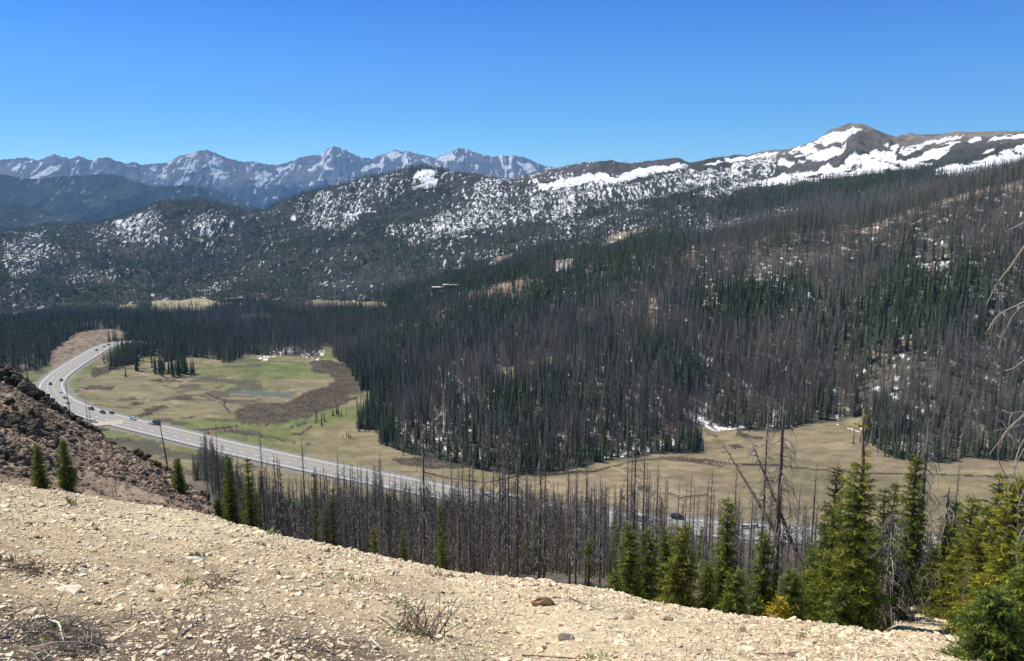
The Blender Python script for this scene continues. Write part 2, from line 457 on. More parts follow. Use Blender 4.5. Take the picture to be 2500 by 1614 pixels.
# ---- visible horizon profile, to leave out trees nobody can see
def horizon_table(step_az=260):
    A = np.linspace(AZG[0], AZG[-1], step_az); Rr = np.geomspace(5, 4200, 500)
    aa, rr = np.meshgrid(A, Rr, indexing='ij')
    z = hfield(rr * np.sin(aa), rr * np.cos(aa)).reshape(aa.shape)
    return A, Rr, np.maximum.accumulate(z / rr, axis=1)
HA, HR, HT = horizon_table()
def visible(az, R, ztop, slack=0.0):
    i = np.clip(((az - HA[0]) / (HA[1] - HA[0])).astype(int), 0, len(HA) - 1)
    j = np.clip(np.searchsorted(HR, R * 0.97) - 1, 0, len(HR) - 1)
    return ztop / R > HT[i, j] - slack

# ------------------------------------------------------------------ ground cover classes, laid out on the terrain
def Z1(p): return [(x / 3.409, 350 + y / 3.409) for x, y in p]            # readings taken from enlargements of the photo
def Z2(p): return [(600 + x / 2.9825, 350 + y / 2.9825) for x, y in p]
def Z3(p): return [(1300 + x / 3.409, 280 + y / 3.409) for x, y in p]
def Z4(p): return [(1900 + x / 3.4217, 280 + y / 3.4217) for x, y in p]
def Z5(p): return [(x / 3.08, 750 + y / 3.08) for x, y in p]
def Z6(p): return [(600 + x / 3.08, 650 + y / 3.08) for x, y in p]
def Z7(p): return [(1200 + x / 3.08, 600 + y / 3.08) for x, y in p]
def Z8(p): return [(1800 + x / 2.8, 600 + y / 2.8) for x, y in p]
def Zb(p): return [(1200 + x / 2.73, 1050 + y / 2.73) for x, y in p]
def Zc(p): return [(1800 + x / 2.73, 1050 + y / 2.73) for x, y in p]
SNOW_SOLID = [
    Z4([(40,335),(140,280),(300,222),(420,160),(560,128),(640,112),(695,130),(600,180),(520,228),(470,232),(330,290),(250,330),(170,362),(135,355),(200,310),(120,320)]),
    Z4([(210,365),(330,305),(500,260),(560,230),(555,275),(500,335),(400,385),(280,380)]),
    Z4([(390,540),(470,450),(540,390),(640,320),(665,350),(720,330),(820,278),(850,300),(880,300),(885,240),(910,245),(915,300),(960,260),(1010,252),(1015,275),(960,340),(1000,350),(985,390),(1180,345),(1400,240),(1530,228),(1540,262),(1440,300),(1350,360),(1180,400),(1300,425),(1100,450),(950,470),(640,515)]),
    Z4([(1015,320),(1040,262),(1220,235),(1400,190),(1560,174),(1540,200),(1300,240),(1130,300),(1060,330)]),
    Z4([(1578,222),(1620,200),(1690,188),(1698,215),(1620,242)]),
    Z4([(1752,232),(1790,195),(1900,165),(2050,158),(2050,190),(1930,195),(1850,250)]),
    Z4([(1240,470),(1470,410),(1560,420),(1700,380),(1860,310),(2050,240),(2050,440),(1850,480),(1500,520),(1330,500)]),
    Z4([(1690,330),(1770,290),(1800,300),(1760,322)]),
    Z4([(0,570),(40,490),(160,490),(300,500),(370,430),(430,410),(470,450),(400,540),(250,560),(100,590)]),
    Z4([(0,385),(40,370),(90,385),(230,390),(90,430),(0,430)]),
    Z3([(0,610),(150,560),(220,540),(330,525),(480,485),(600,480),(640,520),(700,530),(760,480),(900,440),(1100,420),(1180,400),(1290,415),(1250,440),(1100,470),(900,520),(700,570),(500,560),(250,610),(0,640)]),
    Z3([(1420,410),(1550,375),(1800,350),(1960,318),(2050,310),(2040,330),(1800,380),(1650,395)]),
    Z3([(2090,325),(2250,280),(2386,205),(2386,235),(2250,300),(2170,330)]),
    Z3([(2180,350),(2300,280),(2386,240),(2386,290),(2260,345)]),
    Z3([(1610,620),(1700,575),(1900,555),(2100,500),(2386,470),(2386,560),(2150,570),(1900,600)]),
    Z2([(1205,325),(1215,240),(1260,200),(1330,185),(1400,200),(1350,240),(1405,255),(1385,310),(1310,330)]),
    Z2([(1425,255),(1440,225),(1510,188),(1520,200),(1460,230)]),
    Z2([(590,548),(720,515),(940,488),(940,498),(730,530),(600,560)]),
    Z2([(320,550),(345,520),(365,540),(350,570)]),
    Z3([(180,1310),(230,1240),(290,1230),(290,1300)]), Z3([(510,1080),(570,1070),(700,1040),(690,1060),(560,1110)]), Z3([(670,1020),(760,1005),(820,1020),(720,1030)]),
    Z3([(880,1000),(960,990),(960,1010)]),
    Z2([(1750,880),(1800,865),(1795,890)]), Z2([(1350,1100),(1365,1075),(1400,1095),(1380,1110)]),
    Z6([(1100,655),(1130,690),(1200,705),(1270,710),(1350,735),(1340,742),(1230,725),(1130,705)]),
    Z7([(1500,1265),(1560,1280),(1640,1340),(1760,1370),(1850,1375),(1840,1392),(1740,1385),(1640,1365),(1540,1310)]),
    Z7([(1450,1120),(1500,1140),(1600,1180),(1650,1230),(1600,1240),(1530,1190),(1460,1150)]),
    Z7([(1860,1385),(2000,1380),(2120,1420),(2100,1425),(1980,1400)]),
    Z8([(0,1235),(60,1250),(160,1265),(250,1280),(240,1298),(150,1285),(40,1262)]),
]
SNOW_PATCH = [   # (polygon, density, scale m, downslope stretch)
    (Z3([(0,640),(400,590),(900,520),(1300,440),(1500,400),(1980,330),(1980,500),(1650,620),(1300,640),(900,740),(300,830),(0,860)]), .66, 8),
    (Z2([(1700,250),(2386,180),(2386,600),(1950,560),(1500,480),(1650,330)]), .52, 8),
    (Z2([(1000,700),(1020,610),(1250,540),(1500,500),(2386,370),(2386,480),(1900,590),(1600,640),(1250,720)]), .70, 9),
    (Z2([(280,480),(400,400),(700,290),(1200,200),(1210,330),(900,480),(620,600),(380,580)]), .50, 8),
    (Z2([(590,560),(700,530),(940,490),(760,600),(620,640)]), .70, 8),
    (Z1([(740,730),(900,660),(1150,560),(1250,520),(1400,640),(1540,800),(1200,790),(850,840)]), .52, 9),
    (Z1([(1500,560),(1750,540),(1950,640),(1900,790),(1560,740)]), .46, 9),
    (Z1([(0,760),(330,740),(420,880),(390,1020),(150,1080),(0,1000)]), .46, 10),
    (Z1([(400,1060),(900,1060),(1150,1200),(800,1190),(430,1120)]), .30, 4.2),
    (Z1([(1400,1170),(1850,1160),(1880,1230),(1400,1240)]), .36, 4.2),
    (Z2([(1650,790),(2100,700),(2386,620),(2386,680),(2000,800),(1650,850)]), .34, 3.6),
    (Z2([(640,1160),(1020,1160),(1020,1145),(640,1140)]), .5, 10),
    (Z3([(0,940),(1000,780),(2386,780),(2386,870),(1400,960),(200,1150)]), .22, 3.6),
    (Z4([(120,840),(430,790),(440,820),(130,850)]), .6, 8), (Z4([(560,690),(780,680),(770,710),(560,700)]), .5, 8),
    (Z4([(820,880),(1000,840),(1020,870),(830,910)]), .6, 8), (Z4([(1050,800),(1300,740),(1290,760),(1060,815)]), .7, 4.2),
    (Z4([(1400,960),(1550,960),(1650,1150),(1420,1100)]), .45, 8),
    (Z6([(100,650),(600,600),(640,650),(400,690),(130,690)]), .45, 3.6),
    (Z6([(1150,1100),(1420,1000),(1560,1240),(1450,1330),(1220,1330),(1040,1240)]), .50, 3.6),
    (Z6([(1550,900),(1950,900),(2100,1100),(2156,1450),(1700,1460),(1560,1250)]), .30, 3.6),
    (Z7([(400,300),(700,310),(520,480),(400,480)]), .40, 3.6), (Z7([(900,420),(1350,420),(1340,530),(920,500)]), .35, 3.6),
    (Z7([(840,900),(1150,1000),(1500,1100),(1650,1300),(1350,1250),(850,1030)]), .52, 4.2),
    (Z7([(400,1080),(760,1240),(1200,1400),(1400,1540),(900,1540),(400,1150)]), .42, 3.6),
    (Z7([(1900,180),(2156,250),(2156,420),(1900,350)]), .38, 4.2),
    (Z8([(150,180),(420,270),(880,470),(870,500),(600,430),(180,280)]), .58, 4.2),
    (Z8([(950,200),(1250,340),(1250,420),(950,300)]), .36, 3.6),
    (Z8([(1350,50),(1500,60),(1900,330),(1960,540),(1700,470),(1400,250)]), .42, 4.2),
    (Z8([(1550,0),(1960,0),(1960,250),(1700,200)]), .38, 4.2),
    (Z8([(980,1320),(1500,1380),(1500,1460),(1000,1400)]), .5, 3.0), (Z8([(1600,980),(1960,1000),(1960,1230),(1750,1200)]), .35, 3.6),
    (Z8([(150,1100),(430,1130),(600,1180),(400,1230),(150,1200)]), .42, 3.0),
]
TAN_CLEAR = [    # bare brown clearings (ski runs, tracks)
    Z2([(1760,880),(1830,830),(1960,800),(1930,830),(1840,900),(1790,920)]), Z2([(2250,850),(2386,840),(2386,940),(2240,930)]),
    Z3([(365,1085),(380,1060),(470,1050),(480,1080)]), Z3([(570,1090),(640,1010),(760,970),(990,930),(960,965),(830,1010),(700,1090),(600,1110)]),
    Z3([(190,1250),(220,1210),(380,1190),(310,1280)]),
    Z4([(590,960),(700,965),(830,900),(1000,835),(1250,740),(1500,680),(1830,590),(2053,560),(2053,640),(1750,650),(1550,720),(1200,790),(1000,870),(830,1000),(700,1010)]),
    Z6([(190,310),(340,285),(480,262),(560,290),(850,310),(1050,310),(1050,325),(800,318),(400,340),(250,335)]),
    Z6([(1640,250),(1680,200),(1750,180),(1950,130),(2156,120),(2156,260),(1900,240),(1720,250)]), Z7([(0,300),(120,265),(420,250),(420,290),(300,310),(120,360),(0,370)]),
    Z7([(1470,60),(1540,55),(1540,120),(1500,180),(1470,120)]), Z7([(1560,460),(1600,410),(1650,420),(1650,480),(1560,490)]),
    Z8([(1120,630),(1200,640),(1200,690),(1120,670)]), Z8([(900,700),(1040,730),(1040,790),(900,760)]),
    Z8([(1540,1170),(1660,1220),(1700,1300),(1760,1330),(1750,1430),(1660,1400),(1600,1270)]),
    Z7([(1160,400),(1250,400),(1240,700),(1190,700)]),
]
CLEAR_FAR = [Z1([(980,1350),(1060,1330),(1160,1340),(1150,1390),(980,1390)]), Z1([(1270,1310),(1370,1300),(1520,1310),(1600,1290),(1700,1290),(1850,1330),(2100,1330),(2170,1340),(1980,1350),(1700,1390),(1450,1400),(1200,1400),(1260,1340)]),
             Z1([(2110,1280),(2200,1265),(2240,1290),(2150,1310)]), Z2([(450,1160),(500,1140),(1000,1155),(1080,1190),(980,1200),(500,1195),(440,1175)])]
MEADOW = [
    [(85,905),(118,895),(180,860),(240,838),(300,832),(312,845),(270,880),(262,905),(330,893),(345,872),(395,870),(400,885),(480,872),(560,885),(600,868),(690,868),(760,872),(800,860),(812,872),(850,900),(870,935),(880,955),
     (912,955),(905,985),(870,1040),(880,1048),(925,1048),(930,1085),(1000,1108),(1060,1118),(1140,1138),(1230,1158),(1310,1158),(1400,1142),(1500,1118),(1600,1108),(1720,1105),(1700,1040),(1800,1050),(1900,1052),
     (1950,1042),(1985,1030),(2100,1018),(2110,1075),(2180,1120),(2320,1130),(2350,1118),(2600,1130),(2950,1130),(2950,1500),(700,1500),(380,1180),(200,1090),(-100,930)],
    Z6([(1130,715),(1260,725),(1260,750),(1160,750)]), Z6([(1860,760),(2000,740),(2040,780),(2000,860),(1860,800)]), Z7([(0,915),(100,900),(130,930),(60,960),(0,950)]),
    Z7([(210,870),(440,830),(440,870),(280,920)]),
    Z5([(1040,385),(1200,380),(1200,400),(1040,410)]), Z6([(590,600),(660,620),(660,660),(560,680),(520,690)]),
]
WILLOW = [       # dark brown willow thickets
    Z6([(0,1080),(80,1040),(300,1020),(430,960),(700,880),(690,830),(840,820),(860,930),(990,900),(960,935),(780,975),(850,990),(700,1060),(510,1110),(480,1130),(250,1170),(0,1190)]),
    Z6([(470,720),(560,700),(640,710),(820,790),(840,850),(700,850),(620,810),(500,790)]),
    Z5([(1750,800),(1900,730),(2156,710),(2156,880),(1800,870)]),
    Z5([(1130,550),(1200,535),(1330,550),(1380,560),(1200,565)]), Z5([(590,600),(700,590),(880,600),(860,630),(760,625),(640,625)]),
    Z5([(660,480),(830,430),(830,490),(720,520)]), Z5([(1320,670),(1470,663),(1440,685),(1320,690)]), Z5([(995,730),(1035,718),(1080,735),(1000,742)]),
    Z5([(1340,822),(1450,818),(1450,835),(1350,838)]), Z5([(1060,770),(1250,745),(1270,760),(1100,790)]), Z5([(750,990),(900,980),(1000,985),(1000,1010),(820,1012)]),
    Z5([(1000,800),(1100,770),(1180,770),(1000,840),(880,820)]), Z5([(2380,1040),(1580,920),(1780,890),(1700,915)]),
    [(600+980/2.73,1050+190/2.73),(600+1250/2.73,1050+170/2.73),(600+1560/2.73,1050+240/2.73),(600+1500/2.73,1050+255/2.73),(600+1250/2.73,1050+245/2.73),(600+1050/2.73,1050+225/2.73)],
    Zb([(220,290),(380,285),(560,265),(700,255),(800,230),(1020,190),(1200,170),(1420,190),(1600,240),(1540,250),(1380,215),(1100,195),(900,215),(700,270),(440,300),(300,310)]),
    Zb([(1420,25),(1500,40),(1480,55)]), Zb([(1590,110),(1640,95),(1690,120),(1640,138)]), Zb([(1640,30),(1700,20),(1760,60),(1700,50)]), Zb([(980,378),(1070,388),(1060,410),(990,400)]),
    Z8([(0,1230),(50,1290),(200,1310),(200,1330),(60,1320),(0,1300)]), Z5([(770,905),(830,900),(835,925),(770,935)]),
]
GREEN = [
    Z5([(1200,600),(1500,560),(1900,500),(2156,430),(2156,620),(1900,620),(1500,625)]), Z5([(1040,400),(1120,385),(1200,400),(1150,425)]), Z5([(580,680),(800,670),(800,700),(700,760),(620,740)]),
    Z5([(1310,880),(1420,870),(1400,900),(1310,905)]), Z6([(0,700),(470,690),(480,790),(200,850),(0,850)]), Z6([(790,965),(980,930),(960,990),(860,1000)]), Z6([(330,1140),(510,1110),(500,1150),(400,1190),(290,1180)]),
    Zb([(1400,0),(1600,0),(1600,70),(1520,110),(1460,60)]), Z5([(880,1020),(1100,1010),(1100,1050),(900,1045)]), Z5([(500,560),(600,560),(600,650),(520,640)]),
    Z5([(700,380),(900,270),(940,300),(800,380)]), Z5([(520,500),(700,420),(700,480),(600,560)]),
]
STREAMS = [
    Zb([(0,345),(130,318),(220,298),(330,300),(480,290),(600,270)]), Z5([(1555,645),(1620,680),(1700,700),(1680,735),(1725,790)]), Z5([(1500,925),(1600,915),(1780,895)]),
    Zb([(1420,195),(1600,225),(1760,228),(1911,235)]), Zc([(0,228),(300,240),(650,275),(900,290),(1300,295),(1700,310),(1911,320)]), [(600+1180/2.73,1050+280/2.73),(600+1350/2.73,1050+320/2.73),(600+1600/2.73,1050+350/2.73),(600+1900/2.73,1050+290/2.73)],
    Z6([(360,1260),(420,1260),(500,1200)]), Z6([(150,1190),(330,1215),(470,1175)]), Zb([(1180,420),(1260,450),(1400,435),(1440,425)]),
]
TRACKS = [Zb([(800,240),(940,310),(990,340),(955,380),(1000,440),(1010,520)]), Z5([(190,385),(255,345),(270,300),(245,285)])]
def near_lines(u, v, lines, w):
    out = np.zeros(u.shape, bool)
    for L in lines:
        L = np.array(L); m = (u > L[:, 0].min() - 12) & (u < L[:, 0].max() + 12) & (v > L[:, 1].min() - 12) & (v < L[:, 1].max() + 12)
        if not m.any(): continue
        uu = u[m]; vv = v[m]; best = np.full(uu.shape, 1e9)
        for a, b in zip(L[:-1], L[1:]):
            ab = b - a; t = np.clip(((uu - a[0]) * ab[0] + (vv - a[1]) * ab[1]) / (ab @ ab + 1e-9), 0, 1)
            best = np.minimum(best, np.hypot(uu - a[0] - t * ab[0], (vv - a[1] - t * ab[1]) * 1.6))
        o = out[m]; o |= best < w; out[m] = o
    return out
BANK = Z5([(385,400),(400,330),(560,200),(700,170),(860,165),(970,200),(960,238),(860,245),(740,280),(560,400),(420,480),(380,440)])

def jitter(x, y):
    R = np.hypot(x, y); f = np.where(R > 1000, .5, 1.0)
    a = 26 * (fbm(x * 0.03, y * 0.03, 3, 121) - 0.5) + 13 * (fbm(x * 0.16, y * 0.16, 2, 122) - 0.5)
    b = 10 * (fbm(x * 0.03, y * 0.03, 3, 131) - 0.5) + 6 * (fbm(x * 0.16, y * 0.16, 2, 132) - 0.5)
    return a * f, b * f
def snowmask(x, y, u, v):
    """1 where snow lies; ragged edges from world-space noise"""
    R = np.hypot(x, y); sc0 = 1.0 / np.clip(R * .012, 5, 40)
    w = fbm(x * sc0, y * sc0, 3, 61) - 0.5 + .6 * (fbm(x * sc0 * 3.5, y * sc0 * 3.5, 2, 62) - .5)
    w2 = fbm(x * sc0, y * sc0, 3, 71) - 0.5 + .6 * (fbm(x * sc0 * 3.5, y * sc0 * 3.5, 2, 72) - .5)
    s = np.zeros(u.shape, bool)
    for p in SNOW_SOLID: s |= pin(u + 13 * w, v + 9 * w2, p)
    s &= fbm(x / 22, y / 50, 4, 66, .65) > .375
    lo = np.clip(R * .03, 10, 90)
    w3 = fbm(x / lo, y / lo, 3, 63) - .5; w4 = fbm(x / lo, y / lo, 3, 64) - .5
    lowd = fbm(x / lo * 1.4, y / lo * 1.4, 3, 65)
    for p, dn, sc in SNOW_PATCH:
        m = pin(u + 90 * w3 + 16 * w, v + 50 * w4 + 12 * w2, p)
        if m.any():
            sq = sc * .62; a = x[m] / sq; b = y[m] / (sq * 5.0)
            n = fbm(a * 1.5 + b * 0.6, b * 1.3, 3, 81, 0.6)
            dl = dn * .63 + .75 * (lowd[m] - .5)
            s[m] |= n > (0.5 + (0.5 - dl) * 0.55)
    nh = (R < 1300) & (R > 450) & (u > 950)
    n = fbm(x[nh] / 2.4 + y[nh] / 9, y[nh] / 7, 3, 84, .6)
    s[nh] |= n > .75 - .16 * (lowd[nh] - .4)
    far = (R > 1500) & (u < 1500)
    n = fbm(x[far] / 6, y[far] / 28, 3, 83, .6)
    s[far] |= n > .79 - .22 * (lowd[far] - .4)
    return s
def cover_col(x, y, z, kt):
    """ground colour per vertex"""
    R = np.hypot(x, y)
    u, v = pix(x, y, z)
    n1 = fbm(x * 0.05, y * 0.05, 4, 101)[:, None]; n2 = fbm(x * 0.4, y * 0.4, 3, 102)[:, None]
    col = np.zeros((len(x), 3))
    duff = np.array([.05, .05, .042]) * (0.65 + 0.7 * n1) * (0.6 + 0.8 * n2)            # forest floor
    col[:] = duff
    tanf = np.array([.12, .105, .082])
    far = (R > 1000)
    # near hillside floor: paler, with pale litter
    hs = ((kt > 12) & (R < 1300))[:, None]
    col = np.where(hs, tanf * (0.35 + 0.9 * n1) * (0.55 + 0.9 * n2), col)
    # slope under the burnt trees
    sl = ((kt > 4) & (R < 370))[:, None]
    col = np.where(sl, np.array([.12, .10, .08]) * (0.5 + n2), col)
    sc_ = ((kt > 4) & (kt < 8) & (u < 640))[:, None]
    col = np.where(sc_, (np.array([.27, .205, .145]) * (0.35 + 1.2 * fbm(x * 1.2, y * 1.2, 4, 104)[:, None])) * (.75 + .5 * n2), col)
    # far upper hillside: grey-brown tundra near the crest on the right
    al = sstep(17.8, 18.6, kt) * sstep(1750, 1900, u)
    ncol = np.array([.185, .16, .125]) * (0.7 + 0.6 * n1)
    ncol = np.where(fbm(x * 0.012, y * 0.012, 3, 111)[:, None] > .56, np.array([.12, .105, .10]), ncol)
    col = col * (1 - al[:, None]) + ncol * al[:, None]
    # cliff band under the central crest
    cl = pin(u, v, Z3([(0,480),(450,400),(850,402),(1220,368),(1320,415),(1150,405),(900,440),(700,520),(560,480),(350,520),(180,540),(0,580)])) | \
         pin(u, v, Z4([(0,480),(250,390),(420,370),(560,230),(700,170),(730,200),(560,330),(500,420),(250,500)]))
    col[cl] = np.array([.085, .075, .07]) * (0.6 + 0.8 * n1[cl])
    jit, jit2 = jitter(x, y)
    uu, vv = u + jit, v + jit2
    m = np.zeros(u.shape, bool)
    for p in TAN_CLEAR: m |= pin(uu, vv, p)
    col[m] = (np.array([.27, .205, .14]) * (0.7 + 0.6 * n2[m]))
    m = np.zeros(u.shape, bool)
    for p in CLEAR_FAR: m |= pin(uu, vv, p)
    col[m] = (np.array([.30, .265, .16]) * (0.7 + 0.6 * n1[m]))
    m = np.zeros(u.shape, bool)
    for p in MEADOW: m |= pin(uu, vv, p)
    m &= R > 355
    big = fbm(x * 0.012, y * 0.02, 4, 141)[:, None]
    fine = fbm(x * 0.12, y * 0.25, 4, 142)[:, None]
    med = np.array([.225, .178, .112]) * (0.55 + 0.9 * fine) * (.75 + .5 * fbm(x * .04, y * .06, 3, 143)[:, None])
    olive = np.array([.145, .155, .058]) * (0.55 + 0.9 * fine)
    wgt = sstep(.46, .60, big)
    # greener on the left, tan on the right
    gl = 1 - sstep(800, 1150, u)
    wgt = np.clip(wgt * (0.25 + 0.75 * gl[:, None]) + 0.25 * gl[:, None], 0, 1)
    mc = med * (1 - wgt) + olive * wgt
    g = np.zeros(u.shape, bool)
    for p in GREEN: g |= pin(uu, vv, p)
    gw = (.15 + .65 * sstep(.42, .58, fbm(x[g] * .05, y[g] * .08, 3, 144)))[:, None]
    mc[g] = mc[g] * (1 - gw) + gw * (np.array([.115, .14, .05]) * (0.5 + 1.0 * fine[g]))
    # scattered damp hollows
    hol = (fbm(x * 0.035, y * 0.07, 4, 151) > .63) & (u < 640) & (gl > 0.3)
    mc[hol] = np.array([.10, .09, .06]) * (0.7 + 0.6 * fine[hol])
    pond = pin(uu, vv, Z6([(0,950),(100,945),(400,950),(330,975),(0,985)])) | pin(uu, vv, Z5([(1720,640),(1900,625),(2156,630),(2156,670),(1850,665)]))
    mc[pond] = (.115, .125, .11)
    for p in WILLOW:
        w = pin(uu, vv, p)
        mc[w] = np.array([.088, .070, .048]) * (0.4 + 1.2 * fine[w])
    col[m] = mc[m]
    near_m = (R > 340) & (R < 1300)
    sm = np.zeros(u.shape, bool); sm[near_m] = near_lines(u[near_m], v[near_m], STREAMS, 2.6)
    col[sm] = (.045, .036, .03)
    sm2 = np.zeros(u.shape, bool); sm2[near_m] = near_lines(u[near_m], v[near_m] - 6, STREAMS, 2.2)
    col[sm2 & ~sm] = np.array([.20, .15, .10])
    tm = np.zeros(u.shape, bool); tm[near_m] = near_lines(u[near_m], v[near_m], TRACKS, 2.5)
    col[tm] = (.33, .27, .18)
    bk = pin(uu, vv, BANK)
    col[bk] = np.array([.20, .15, .105]) * (0.1 + 1.7 * fbm(x[bk] * .25 + y[bk] * .1, y[bk] * .12, 4, 161)[:, None])
    # roadside
    mm = (x > RX0) & (x < RX1) & (y > RY0) & (y < RY1) & (R > 300)
    dd, _ = dist_line(x[mm], y[mm], ROAD)
    cc = col[mm]; ins = dd < 13.5 + 3 * (fbm(x[mm] * .1, y[mm] * .1, 2, 3) - .5)
    cc[ins] = np.array([.21, .19, .16]) * (0.8 + 0.4 * n2[mm][ins]); col[mm] = cc
    s = (R > 380) & snowmask(x, y, u, v)
    s &= ~((R < 1300) & (kt < 12.0))
    col[s] = np.array([.80, .80, .81]) * (0.92 + 0.1 * n1[s])
    return col

# ---- build the valley sheet
def polar_sheet(name, R_fn_rows, az, mat, colfn, extra=None):
    pass
NU = 1250
azc = np.linspace(az_of(-300), az_of(2800), NU)
def seg(r0, r1, n, geo=True):
    return np.geomspace(r0, r1, n, endpoint=False) if geo else np.linspace(r0, r1, n, endpoint=False)
# per-column radii: follow the control rows so crests stay crisp
def radial_table(az, counts, k0):
    f = np.clip((az - AZG[0]) / (AZG[1] - AZG[0]), 0, NAZ - 1.001); i = f.astype(int); f = (f - i)[:, None]
    rr = RT[i] * (1 - f) + RT[i + 1] * f
    out = []
    for k, n in enumerate(counts):
        a = rr[:, k0 + k][:, None]; b = rr[:, k0 + k + 1][:, None]
        t = np.linspace(0, 1, n, endpoint=False)[None]
        out.append(a + (b - a) * t)
    out.append(rr[:, k0 + len(counts)][:, None])
    return np.concatenate(out, 1)
def sheet(name, az, radii, mat, colfn, smooth=True):
    n, m = radii.shape
    x = (radii * np.sin(az)[:, None]).ravel(); y = (radii * np.cos(az)[:, None]).ravel()
    z = hfield(x, y)
    _, k, t = hbase(np.arctan2(x, y), np.hypot(x, y))
    col = colfn(x, y, z, k + t)
    i = np.arange(n - 1)[:, None] * m; j = np.arange(m - 1)[None]
    q = np.stack([i + j, i + m + j, i + m + j + 1, i + j + 1], -1).reshape(-1, 4)
    return mesh_np(name, np.stack([x, y, z], 1), q, mat, col, smooth)
m_ground = mat_attr('valley_ground', rough=0.95, nscale=[0.35, 2.0], namt=0.16, bscale=0.6, bstr=0.6, bdist=0.6, spec=0.1)
counts = [8, 10, 12, 14, 6, 16, 24, 30, 60, 52, 70, 70, 44, 100, 60, 70, 10, 4]
valley = sheet('valley_ground', azc, radial_table(azc, counts, 3), m_ground, cover_col)
tag(valley, kind='structure')

# ---- foreground gravel slope sheet
def fg_col(x, y, z, kt):
    R = np.hypot(x, y); u, v = pix(x, y, z)
    a = fbm(x * 0.5, y * 0.5, 4, 201)[:, None]; b = fbm(x * 3, y * 3, 3, 202)[:, None]; c = fbm(x * 14, y * 14, 3, 203)[:, None]
    pale = np.array([.65, .53, .345]); tan = np.array([.54, .42, .26]); soil = np.array([.17, .125, .09])
    w = sstep(.38, .62, a)
    col = pale * w + tan * (1 - w)
    d = sstep(8.6, 5.2, R)[:, None] * (1 - sstep(600, 1500, u))[:, None] * 0.95 + 0.35 * sstep(7.5, 5.5, R)[:, None]
    st = sstep(.50, .66, fbm(x * 0.35 + 0.1 * y, y * 0.9, 3, 204))[:, None] * 0.45
    d = np.clip(d * (0.35 + 1.1 * b) + st * b, 0, 0.92)
    col = col * (1 - d) + soil * d
    back = sstep(2, 6, R - np.interp(np.arctan2(x, y), AZG, RT[:, 2]))[:, None] * (1 - sstep(az_of(2080), az_of(2180), np.arctan2(x, y)))[:, None]
    col = col * (1 - back) + np.array([.15, .12, .09]) * back
    return col * (0.62 + 0.5 * c + 0.26 * b)
m_fg = mat_attr('gravel_ground', rough=0.95, nscale=[9.0, 40.0], namt=0.22, bscale=22.0, bstr=0.9, bdist=0.05, spec=0.1, detail=8)
fgrad = radial_table(azc, [30, 330, 230, 30], 0)
fgrad[:, 0] = 0.4
fg = sheet('foreground_ground', azc, np.concatenate([fgrad[:, :-1], radial_table(azc, [2], 3)[:, :1] + 0.6], 1) if False else fgrad, m_fg, fg_col)
tag(fg, kind='structure')

# ---- distant ranges
def range_sheet(name, base, crest, back, n, relief, relsc, mat, colfn, seed, sm=1):
    A = [float(azt(p[0], p[1])[0]) for p in crest]; RC = [p[2] for p in crest]; ZC = [p[2] * float(azt(p[0], p[1])[1]) for p in crest]
    az = np.linspace(az_of(-330), az_of(2850), 1500)
    az = az[(az >= A[0]) & (az <= A[-1])]
    rc = np.interp(az, A, RC); zc = np.interp(az, A, ZC)
    k = np.array([1, 2, 1.]) / 4
    for _ in range(sm): zc = np.convolve(np.pad(zc, 1, 'edge'), k, 'valid')
    zc = zc + relief * .035 * (ridged(az * 220, az * 0 + .5, 3, seed + 3) - .5)
    t = np.linspace(0, 1, n)
    rb = np.full(len(az), float(base[0])); zb = np.full(len(az), float(base[1]))
    r = rb[:, None] + (rc - rb)[:, None] * t; zz = zb[:, None] + (zc - zb)[:, None] * (t ** 1.25)
    x = r * np.sin(az)[:, None]; y = r * np.cos(az)[:, None]
    env = (np.sin(np.pi * np.clip(t, 0, 1) ** 0.8) ** 0.8)[None]
    rg = ridged(x / relsc, y / (relsc * 2.0), 5, seed)
    zz = zz + env * relief * (rg - 0.62) + env * relief * .5 * (fbm(x / relsc * .5, y / relsc * .5, 4, seed + 9) - .5)
    # back side
    tb = np.linspace(0, 1, 8)[1:]
    rb2 = rc[:, None] + back[0] * tb; zb2 = zc[:, None] - back[1] * tb
    r = np.concatenate([r, rb2], 1); zz = np.concatenate([zz, zb2], 1); T = np.concatenate([np.tile(t, (len(az), 1)), np.tile(1 + tb, (len(az), 1))], 1)
    x = (r * np.sin(az)[:, None]).ravel(); y = (r * np.cos(az)[:, None]).ravel(); m = r.shape[1]
    i = np.arange(len(az) - 1)[:, None] * m; j = np.arange(m - 1)[None]
    q = np.stack([i + j, i + m + j, i + m + j + 1, i + j + 1], -1).reshape(-1, 4)
    gz = np.gradient(zz, axis=0) / (np.gradient(az)[:, None] * r); gr = np.gradient(zz, axis=1) / np.gradient(r, axis=1)
    col = colfn(x, y, zz.ravel(), T.ravel(), gz.ravel(), gr.ravel())
    return tag(mesh_np(name, np.stack([x, y, zz.ravel()], 1), q, mat, col, True), kind='structure')
